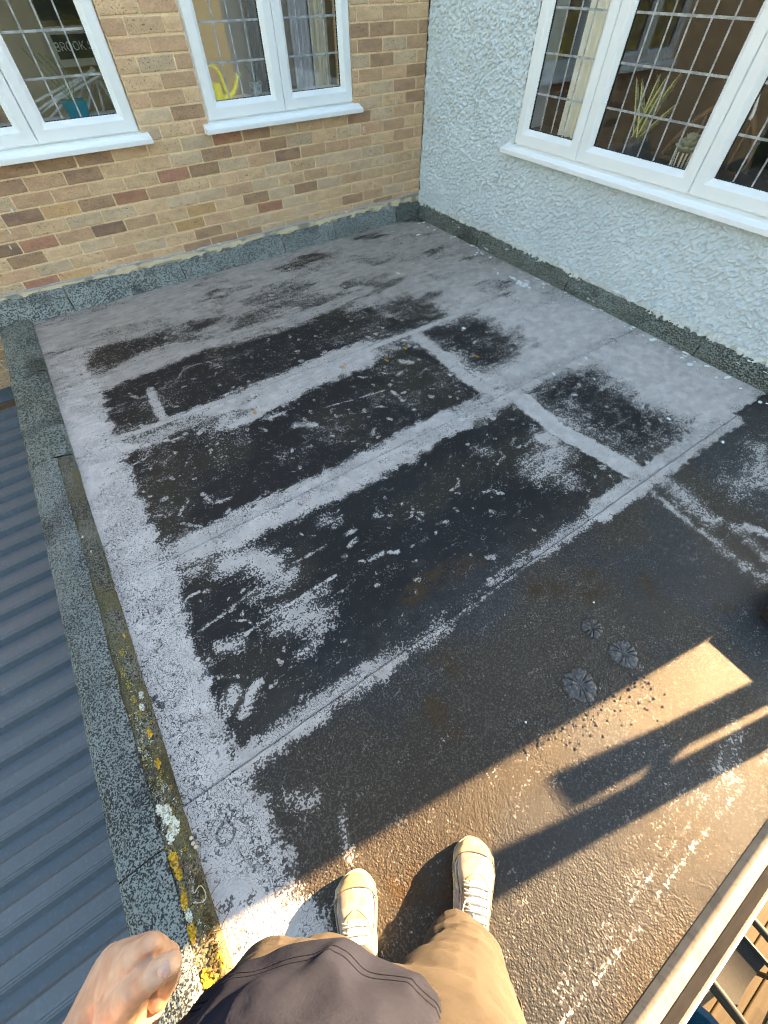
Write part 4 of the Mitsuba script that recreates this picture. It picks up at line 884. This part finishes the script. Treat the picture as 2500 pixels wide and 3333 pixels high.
def skin_c(p, n, uv):
    x, y, z = mi.Float(p.x), mi.Float(p.y), mi.Float(p.z)
    f = fbm(x * 45, y * 45, z * 45, 3); v = fbm(x * 190, y * 190, z * 190, 2)
    return mi.Color3f(mix((.68, .455, .315), (.58, .335, .22), smoothstep(.35, .7, f))) * (.9 + .2 * v)
def skin_b(p, n, uv): return .0011 * fbm(mi.Float(p.x) * 260, mi.Float(p.y) * 260, mi.Float(p.z) * 260, 3)
bs('mat_skin', mikit.proc(skin_c), .45, skin_b, 1.0, 4e-4, specular=.4)
bs('mat_nail', (.66, .43, .34), .25); bs('mat_hair', (.06, .04, .025), .7); bs('mat_eye', (.7, .7, .68), .2)
# hand (left), forearm, shoulders, neck and head as one body
IM, MM, RM, PM = PX(428, 3128, .372), PX(398, 3118, .388), PX(366, 3126, .408), PX(342, 3150, .428)
WA, WB = PX(262, 3370, .395), PX(372, 3390, .385)
TB = PX(372, 3290, .366)
hand = []
S = lambda c, r: sphere(c, r, 20)
hand.append(m3.Manifold.batch_hull([S(WA, .021), S(WB, .022), S(IM, .0125), S(MM, .0135), S(RM, .0135), S(PM, .0125)]))
hand.append(m3.Manifold.batch_hull([S(WB, .021), S(TB, .0165), S(IM, .0115)]))
def finger(js): hand.extend(chain(js, 20))
finger([(IM, .0125), (PX(492, 3083, .366), .0108), (PX(552, 3112, .384), .0093), (PX(548, 3160, .402), .0082)])
finger([(MM, .0128), (PX(480, 3082, .384), .0110), (PX(560, 3140, .405), .0095), (PX(540, 3215, .412), .0086)])
finger([(RM, .0122), (PX(455, 3085, .405), .0106), (PX(560, 3180, .43), .0094), (PX(515, 3252, .408), .0098)])
finger([(PM, .0112), (PX(430, 3110, .43), .0096), (PX(530, 3230, .44), .0084), (PX(488, 3318, .405), .0094)])
finger([(TB, .0165), (PX(440, 3215, .355), .0128), (PX(506, 3166, .350), .0108), (PX(557, 3137, .350), .0088)])
hand.append(m3.Manifold.batch_hull([S(IM + (TB - IM) * .25, .0095), S(PX(428, 3205, .366), .0085), S(TB, .012)]))
EL, SHL = B(-.40, -.20, 1.06), B(-.335, -.17, 1.38)
WM = (WA + WB) / 2
arm = [m3.Manifold.batch_hull([S(WA, .0215), S(WB, .0215), S(WM + (EL - WM) * .35 + [0, 0, .0], .036)]), m3.Manifold.batch_hull([S(WM + (EL - WM) * .35, .036), S(EL, .043)]), m3.Manifold.batch_hull([S(EL, .043), S(SHL, .058)])]
SHR, ELR, WRR = B(.06, -.18, 1.38), B(.175, -.125, 1.07), B(.06, -.01, 1.40)
arm += chain([(SHR, .058), (ELR, .044), (WRR, .03), (B(-.03, .055, 1.455), .026)])
neck, head = B(-.135, -.15, 1.46), B(-.125, -.125, 1.645)
trunk = [m3.Manifold.batch_hull([S(SHL, .055), S(SHR, .055), S(B(-.13, -.16, 1.1), .10)])] + chain([(B(-.135, -.165, 1.36), .065), (neck + [0, 0, .05], .055), (head, .06)])
hd = [m3.Manifold.sphere(1.0, 40).scale((.076, .095, .112)).rotate((0, 0, -35)).translate(tuple(head)), m3.Manifold.batch_hull([S(head + .045 * Fv + [0, 0, -.05], .05), S(head + .07 * Fv + [0, 0, -.085], .03)]), m3.Manifold.batch_hull([S(head + .085 * Fv + [0, 0, .02], .010), S(head + .112 * Fv + [0, 0, -.018], .013)])]
for sgn in (-1, 1): hd.append(m3.Manifold.sphere(1.0, 20).scale((.012, .022, .032)).rotate((0, 0, -35)).translate(tuple(head + sgn * .078 * Rv)))
hand.append(m3.Manifold.batch_hull([S(WB, .02), S(TB, .014), S(PX(455, 3240, .405), .010), S(PX(440, 3170, .405), .008), S(PM, .011), S(PX(470, 3300, .412), .009)]))
handm = hand[0]
for q in hand[1:] + arm[:2]: handm = handm + q
handm = handm.refine_to_length(.003)
th = tri(handm); th.merge_vertices(); trimesh.smoothing.filter_taubin(th, lamb=.5, nu=.52, iterations=5)
# tendons, knuckles and creases pressed into the skin
Vn = th.vertex_normals; Vv = th.vertices.copy()
def near_seg(V, a, b):
    d = b - a; t = np.clip(((V - a) @ d) / (d @ d), 0, 1); return np.linalg.norm(V - a - t[:, None] * d, axis=1), t
ridge = np.zeros(len(Vv))
upv = (CAM - MM) / np.linalg.norm(CAM - MM)
for k_, (mc, off) in enumerate(((IM, .004), (MM, .002), (RM, -.002), (PM, -.004))):
    o_ = mc + upv * .010; w_ = WA + (WB - WA) * (.75 - .22 * k_) + upv * .016
    dd, t_ = near_seg(Vv, o_, w_); ridge += .0022 * np.exp(-(dd / .0042) ** 2) * np.clip(1.3 - t_, 0, 1)
    dd = np.linalg.norm(Vv - (mc + upv * .010), axis=1); ridge += .0022 * np.exp(-(dd / .007) ** 2)
for a_, b_, am, wd in ((PX(448, 3172, .352), PX(478, 3138, .356), -.0055, .0030), (PX(478, 3138, .356), PX(545, 3112, .362), -.0040, .0028), (PX(500, 3158, .340), PX(514, 3180, .342), -.0016, .0016), (PX(494, 3160, .340), PX(508, 3184, .342), -.0014, .0014), (PX(440, 3205, .345), PX(455, 3222, .348), -.0012, .0015), (PX(478, 3064, .358), PX(505, 3082, .356), -.0016, .0015), (PX(470, 3072, .358), PX(498, 3092, .356), -.0014, .0014)):
    dd, t_ = near_seg(Vv, a_, b_); ridge += am * np.exp(-(dd / (wd * 2.2)) ** 2)
Vv = Vv + Vn * ridge[:, None]
th.vertices = Vv + Vn * (.0009 * (meshkit.noise(Vv * 120) - .5) + .0011 * (meshkit.noise(Vv * 45 + 3) - .5))[:, None]
rest_body = arm[2]
for q in arm[3:] + trunk + hd: rest_body = rest_body + q
rest_body = rest_body.refine_to_length(.014); tr = tri(rest_body); tr.merge_vertices(); trimesh.smoothing.filter_taubin(tr, lamb=.5, nu=.52, iterations=8)
put('body', cat([th, tr]), 'mat_skin', per_, smooth=True)
# thumb nail
tn = PX(557, 3137, .3425)
d1 = PX(575, 3127, .345) - PX(540, 3147, .345); d1 /= np.linalg.norm(d1); nn = CAM - tn; nn = nn / np.linalg.norm(nn) + .55 * RIGHT - .2 * DOWN; nn -= d1 * (nn @ d1); nn /= np.linalg.norm(nn); ss = np.cross(d1, nn)
cc = PX(554, 3139, .350) + nn * .0088
a_, b_ = np.meshgrid(np.linspace(-1, 1, 11), np.linspace(-1, 1, 11), indexing='ij')
kx = a_ * np.sqrt(1 - .45 * b_ ** 2); ky = b_ * np.sqrt(1 - .45 * a_ ** 2)
put('thumb_nail', grid(cc + (kx * .0062)[..., None] * d1 + (ky * .0055)[..., None] * ss - (.0018 * ky ** 2 + .0008 * kx ** 2)[..., None] * nn + .0003 * nn), 'mat_nail', per_, smooth=True)
hm = m3.Manifold.sphere(1.0, 40).scale((.083, .100, .105)).rotate((0, 0, -35)).translate(tuple(head + [0, 0, .022])) - m3.Manifold.cube((.3, .3, .3), True).translate(tuple(head + .19 * Fv + [0, 0, -.06]))
put('hair', hm, 'mat_hair', per_, smooth=40)
for sgn in (-1, 1):
    e = trimesh.creation.icosphere(2, .011); e.apply_translation(head + sgn * .032 * Rv + .084 * Fv + [0, 0, .015]); put('eye', e, 'mat_eye', per_, smooth=True)
# T-shirt: lofted rings
lev = [(.868, -.155, -.130, .166, .124), (.90, -.155, -.132, .163, .124), (.96, -.153, -.136, .158, .122), (1.02, -.150, -.146, .154, .122), (1.10, -.146, -.165, .152, .118), (1.24, -.138, -.175, .168, .112), (1.34, -.134, -.175, .188, .105), (1.41, -.134, -.172, .185, .085), (1.455, -.134, -.165, .09, .06)]
lev = np.array(lev); zz = np.linspace(lev[0, 0], lev[-1, 0], 90)
L = np.stack([np.interp(zz, lev[:, 0], lev[:, i]) for i in range(1, 5)], 1); L = ndimage.gaussian_filter1d(L, 2.5, axis=0, mode='nearest')
w = np.linspace(0, 2 * np.pi, 181)
P = np.zeros((90, 181, 3))
for i, z in enumerate(zz):
    r_, f_, a_, b_ = L[i]
    P[i] = Mo + (r_ + a_ * np.cos(w))[:, None] * Rv + (f_ + b_ * np.sin(w))[:, None] * Fv + np.array([0, 0, z])
flat = P.reshape(-1, 3)
ctr = np.repeat((Mo + L[:, :1] * Rv + L[:, 1:2] * Fv + np.stack([0 * zz, 0 * zz, zz], 1))[:, None], 181, 1).reshape(-1, 3)
dirn = flat - ctr; dirn /= np.linalg.norm(dirn, axis=1, keepdims=True) + 1e-9
ang = np.tile(w, 90); zf = np.repeat(zz, 181)
fold = meshkit.noise(np.stack([np.cos(ang) * 3.2 + zf * 2, np.sin(ang) * 3.2, zf * 5], 1)) - .5
fold2 = .5 - 2.2 * np.abs(meshkit.noise(np.stack([np.cos(ang) * 5 + zf * 7, np.sin(ang) * 5 - zf * 3, zf * 11], 1)) - .5)
amp = np.clip((1.25 - zf) / .3, .25, 1)
P2 = (flat + dirn * ((.014 * fold + .011 * fold2 - .006) * amp)[:, None]).reshape(90, 181, 3)
P2[:, -1] = P2[:, 0]
P2[:, :, 2] += (.010 * (meshkit.noise(np.stack([np.cos(w) * 2, np.sin(w) * 2, 0 * w], 1)) - .5))[None] * np.linspace(1, 0, 90)[:, None] ** 2
inner = P2[:14] * 1.0; cI = ctr.reshape(90, 181, 3)[:14]; inner = inner + (cI - inner) * .02
put('shirt', cat([grid(P2), grid(np.concatenate([P2[:1], inner]))]), 'mat_shirt', per_, smooth=True)
for off, zi in ((.0010, 5), (.0010, 7)):
    ringp = P2[zi] + (P2[zi] - ctr.reshape(90, 181, 3)[zi]) * .006
    put('hem_stitch', tube(ringp[:-1], .0004, 4, closed=False), 'mat_shirt', per_)
slv = [m3.Manifold.batch_hull([S(SHL, .075), S(SHL + (EL - SHL) * .6, .068)]), m3.Manifold.batch_hull([S(SHR, .075), S(SHR + (ELR - SHR) * .55, .068)])]
for q in slv: put('sleeve', tri(q.refine_to_length(.02)), 'mat_shirt', per_, smooth=40)
# trousers
tp_ = []
LR = [(B(-.03, -.165, .88), .110), (B(-.012, -.150, .74), .108), (B(.045, -.160, .48), .092), (B(.075, -.195, .28), .094), (B(.098, -.190, .12), .094)]
LL = [(B(-.20, -.160, .88), .110), (B(-.205, -.148, .74), .110), (B(-.19, -.170, .48), .095), (B(-.168, -.215, .28), .085), (B(-.155, -.232, .105), .080)]
tp_ = chain(LR, 24) + chain(LL, 24) + [m3.Manifold.batch_hull([S(B(-.03, -.16, .96), .105), S(B(-.22, -.16, .96), .105), S(B(-.02, -.155, .80), .112), S(B(-.21, -.152, .80), .114)]), m3.Manifold.batch_hull([S(B(-.228, -.114, .77), .074), S(B(-.248, -.125, .62), .074), S(B(-.20, -.16, .5), .085)])]
M = tp_[0]
for q in tp_[1:]: M = M + q
M = M.refine_to_length(.011); tt = tri(M); tt.merge_vertices(); trimesh.smoothing.filter_taubin(tt, lamb=.5, nu=.52, iterations=16)
V = tt.vertices.copy(); N = tt.vertex_normals
low = np.clip((.40 - V[:, 2]) / .3, 0, 1)
wr = meshkit.noise(np.stack([V[:, 0] * 7 + V[:, 2] * 3, V[:, 1] * 7 - V[:, 2] * 6, V[:, 2] * 9], 1)) - .5
wr2 = np.abs(meshkit.noise(np.stack([V[:, 0] * 11, V[:, 1] * 11, V[:, 2] * 26], 1)) - .5)
wr3 = meshkit.noise(V * 34) - .5
tt.vertices = V + N * (.013 * wr * (1 - .3 * low) + .032 * (wr2 - .2) * (.22 + low) + .0025 * wr3)[:, None]
put('trousers', tt, 'mat_trouser', per_, smooth=True)
put('trouser_seam', tube(spline([B(.105, -.19, .14), B(.168, -.19, .30), B(.140, -.165, .48), B(.102, -.15, .72), B(.088, -.15, .86)], 60) + [.002, -.002, 0], .002, 6), 'mat_trouser', per_)

# ------------------------------------------------------------------ trainers
def leather(base, dirt):
    def fn(p, n, uv):
        x, y, z = mi.Float(p.x), mi.Float(p.y), mi.Float(p.z)
        f = fbm(x * 40, y * 40, z * 40, 3); g = fbm(x * 230, y * 230, z * 230, 2)
        return mi.Color3f(mix(base, dirt, smoothstep(.40, .62, f) * .9)) * (.86 + .26 * g)
    return fn
bs('mat_shoe_white', mikit.proc(leather((.38, .365, .33), (.24, .22, .185))), .6)
bs('mat_shoe_mustard', mikit.proc(leather((.33, .27, .17), (.21, .165, .10))), .8)
bs('mat_shoe_pink', mikit.proc(leather((.32, .255, .215), (.21, .17, .14))), .75)
bs('mat_shoe_lavender', mikit.proc(leather((.24, .24, .32), (.19, .19, .24))), .5)
bs('mat_sole', mikit.proc(leather((.36, .34, .28), (.20, .175, .135))), .7); bs('mat_lace', (.55, .54, .50), .8); bs('mat_seam', (.10, .085, .062), .8); bs('mat_sock', (.62, .6, .56), .9)
LX = np.array([0, .012, .04, .08, .13, .18, .23, .265, .285, .297, .300])          # heel to toe
WI = np.array([.012, .024, .033, .036, .036, .040, .047, .044, .031, .015, .001])   # half width
HT = np.array([.075, .080, .082, .084, .096, .084, .062, .050, .044, .036, .028])
CY = np.array([0, 0, 0, 0, .001, .003, .004, .003, .001, -.001, -.002])
def shoe(label, toe, dirv, mir, part_of):
    k = key(per_ + '__shoe'); labels[k] = {'label': label}
    d = np.array([dirv[0], dirv[1], 0]); d /= np.linalg.norm(d); s = np.array([d[1], -d[0], 0]) * mir   # s: outer side of the foot
    org = np.array([toe[0], toe[1], 0.004]) - d * .298
    W_ = lambda x: np.interp(x, LX, WI) * 1.18
    def surf(x, v, lift=0.0):
        """x along the foot, v from -1 (inner welt) to 1 (outer welt)"""
        x, v = np.broadcast_arrays(np.asarray(x, float), np.asarray(v, float))
        w, h, c = W_(x) * .97 + lift, np.interp(x, LX, HT) + lift, np.interp(x, LX, CY)
        a = v * np.pi / 2
        e = .72
        yy = c + w * np.sign(np.sin(a)) * np.abs(np.sin(a)) ** .85
        z0 = .026
        z = z0 + (h - z0) * np.abs(np.cos(a)) ** e
        return org + x[..., None] * d + yy[..., None] * s + z[..., None] * np.array([0, 0, 1.0])
    xs = np.r_[np.linspace(.0, .03, 8), np.linspace(.036, .26, 40), np.linspace(.265, .2995, 18)]
    vs = np.linspace(-1, 1, 49)
    X, Vv = np.meshgrid(xs, vs, indexing='ij')
    put('upper', grid(surf(X, Vv)), 'mat_shoe_white', k, smooth=True)
    t = np.r_[xs, xs[::-1]]; lft = np.stack([xs, np.interp(xs, LX, CY) - W_(xs)], 1); rgt = np.stack([xs, np.interp(xs, LX, CY) + W_(xs)], 1)
    pg = sg.Polygon(np.vstack([lft, rgt[::-1]])).buffer(0)
    so = []
    for z0, z1, bf in ((0, .008, -.002), (.008, .024, .003), (.024, .031, .0)):
        e_ = trimesh.creation.extrude_polygon(pg.buffer(bf), z1 - z0); q = e_.vertices
        e_.vertices = org + q[:, :1] * d + q[:, 1:2] * s + (q[:, 2:] + z0) * np.array([0, 0, 1.0]); so.append(e_)
    put('sole', cat(so), 'mat_sole', k)
    def patch(name, xa, xb, va, vb, mat, lift, n=26):
        """xa..xb and the functions va(x), vb(x)"""
        x = np.linspace(xa, xb, n); tt_ = np.linspace(0, 1, 15)
        A, Bq = np.array([va(q) for q in x]), np.array([vb(q) for q in x])
        Vq = A[:, None] * (1 - tt_) + Bq[:, None] * tt_
        top = surf(np.repeat(x[:, None], 15, 1), Vq, lift)
        bot = surf(np.repeat(x[:, None], 15, 1), Vq, -.001)
        rim = [np.stack([top[0], bot[0]]), np.stack([top[-1], bot[-1]]), np.stack([top[:, 0], bot[:, 0]]), np.stack([top[:, -1], bot[:, -1]])]
        put(name, cat([grid(top)] + [grid(r) for r in rim]), mat, k, smooth=35)
    def outline(pts, r=.0012, lift=.0018):
        p = np.array(pts); put('seam', tube(surf(p[:, 0], p[:, 1], lift), r, 5), 'mat_seam', k)
    # toe cap with an arched back edge, vamp, eyestay, side panels
    arch = lambda v: .270 - .034 * (v ** 2)
    vq = np.linspace(-1, 1, 41)
    top = np.stack([surf(arch(v) + (np.linspace(0, 1, 14)) * (.2985 - arch(v)), np.full(14, v), .0016) for v in vq]); put('toe_cap', grid(top), 'mat_shoe_mustard', k, smooth=True)
    outline([(arch(v), v) for v in np.linspace(-.97, .97, 40)])
    patch('vamp', .190, .264, lambda x: -.62 + .0 * x, lambda x: .62, 'mat_shoe_pink', .0011)
    outline([(.18 + .085 * t_, -.64 - .10 * math.sin(t_ * 3.1)) for t_ in np.linspace(0, 1, 20)]); outline([(.18 + .085 * t_, .64 + .10 * math.sin(t_ * 3.1)) for t_ in np.linspace(0, 1, 20)])
    patch('side_panel', .150, .232, lambda x: .70, lambda x: .93 - .9 * abs(x - .19), 'mat_shoe_lavender', .0014)
    patch('side_panel', .150, .185, lambda x: -.93, lambda x: -.70, 'mat_shoe_lavender', .0014)
    half = lambda x: .52 * (1 - np.clip((x - .170) / .060, 0, 1) ** 2.2) + .002
    patch('eyestay', .09, .2295, lambda x: -half(x), lambda x: half(x), 'mat_shoe_mustard', .0024, 40)
    patch('tongue', .085, .212, lambda x: -.27 * (1 - .35 * np.clip((x - .17) / .04, 0, 1)), lambda x: .27 * (1 - .35 * np.clip((x - .17) / .04, 0, 1)), 'mat_lace', .0036, 30)
    outline([(x, -half(x)) for x in np.linspace(.1, .228, 40)], .0009, .0028); outline([(x, half(x)) for x in np.linspace(.1, .228, 40)], .0009, .0028)
    ey = []
    for i in range(7):
        for q_ in (-.40, .40):
            e_ = trimesh.creation.icosphere(1, .0022); e_.apply_translation(surf(.106 + .0155 * i, q_, .003)); ey.append(e_)
    put('eyelet', cat(ey), 'mat_seam', k, kind='stuff')
    for i in range(7):
        x1, x2 = .106 + .0155 * i, .114 + .0155 * i
        for sg_ in (-1, 1):
            vv = np.linspace(-.38, .38, 14) * sg_; xx = np.linspace(x1, x2, 14)
            lf = .0055 + .0018 * np.cos(vv * 4); pth = surf(xx, vv, 0.0) + 0; pth = np.stack([surf(a, b, c) for a, b, c in zip(xx, vv, lf)])
            put('lace', tube(pth, .0019, 6), 'mat_lace', k, smooth=True)
    if mir > 0:
        c0_ = surf(.108, 0.0, .007); lp = lambda l: np.array([c0_ + a * d + b * s + c * np.array([0, 0, 1.0]) for a, b, c in l])
        put('lace', tube(spline(lp([(0, 0, 0), (.012, -.022, .004), (.045, -.034, .0), (.064, -.024, -.008), (.052, -.012, -.006), (.02, -.006, .003), (0, 0, 0)]), 50), .0019, 6), 'mat_lace', k, smooth=True)
        put('lace', tube(spline(lp([(0, 0, .001), (.004, -.03, -.006), (.012, -.046, -.02), (.034, -.056, -.035)]), 30), .0018, 6), 'mat_lace', k, smooth=True)
        put('lace', tube(spline(lp([(0, 0, .001), (-.012, .016, .0), (-.03, .026, -.012), (-.04, .035, -.02)]), 30), .0018, 6), 'mat_lace', k, smooth=True)
    put('sock', tri(m3.Manifold.batch_hull([sphere(org + .075 * d + [0, 0, .07], .033), sphere(org + .068 * d + [0, 0, .17], .038)]).refine_to_length(.02)), 'mat_sock', k, smooth=True)
shoe('right trainer with loose looped laces', (-2.872, -4.046), (.70, .71), 1, per_)
shoe('left trainer ahead of the right one', (-3.190, -3.915), (.47, .88), -1, per_)
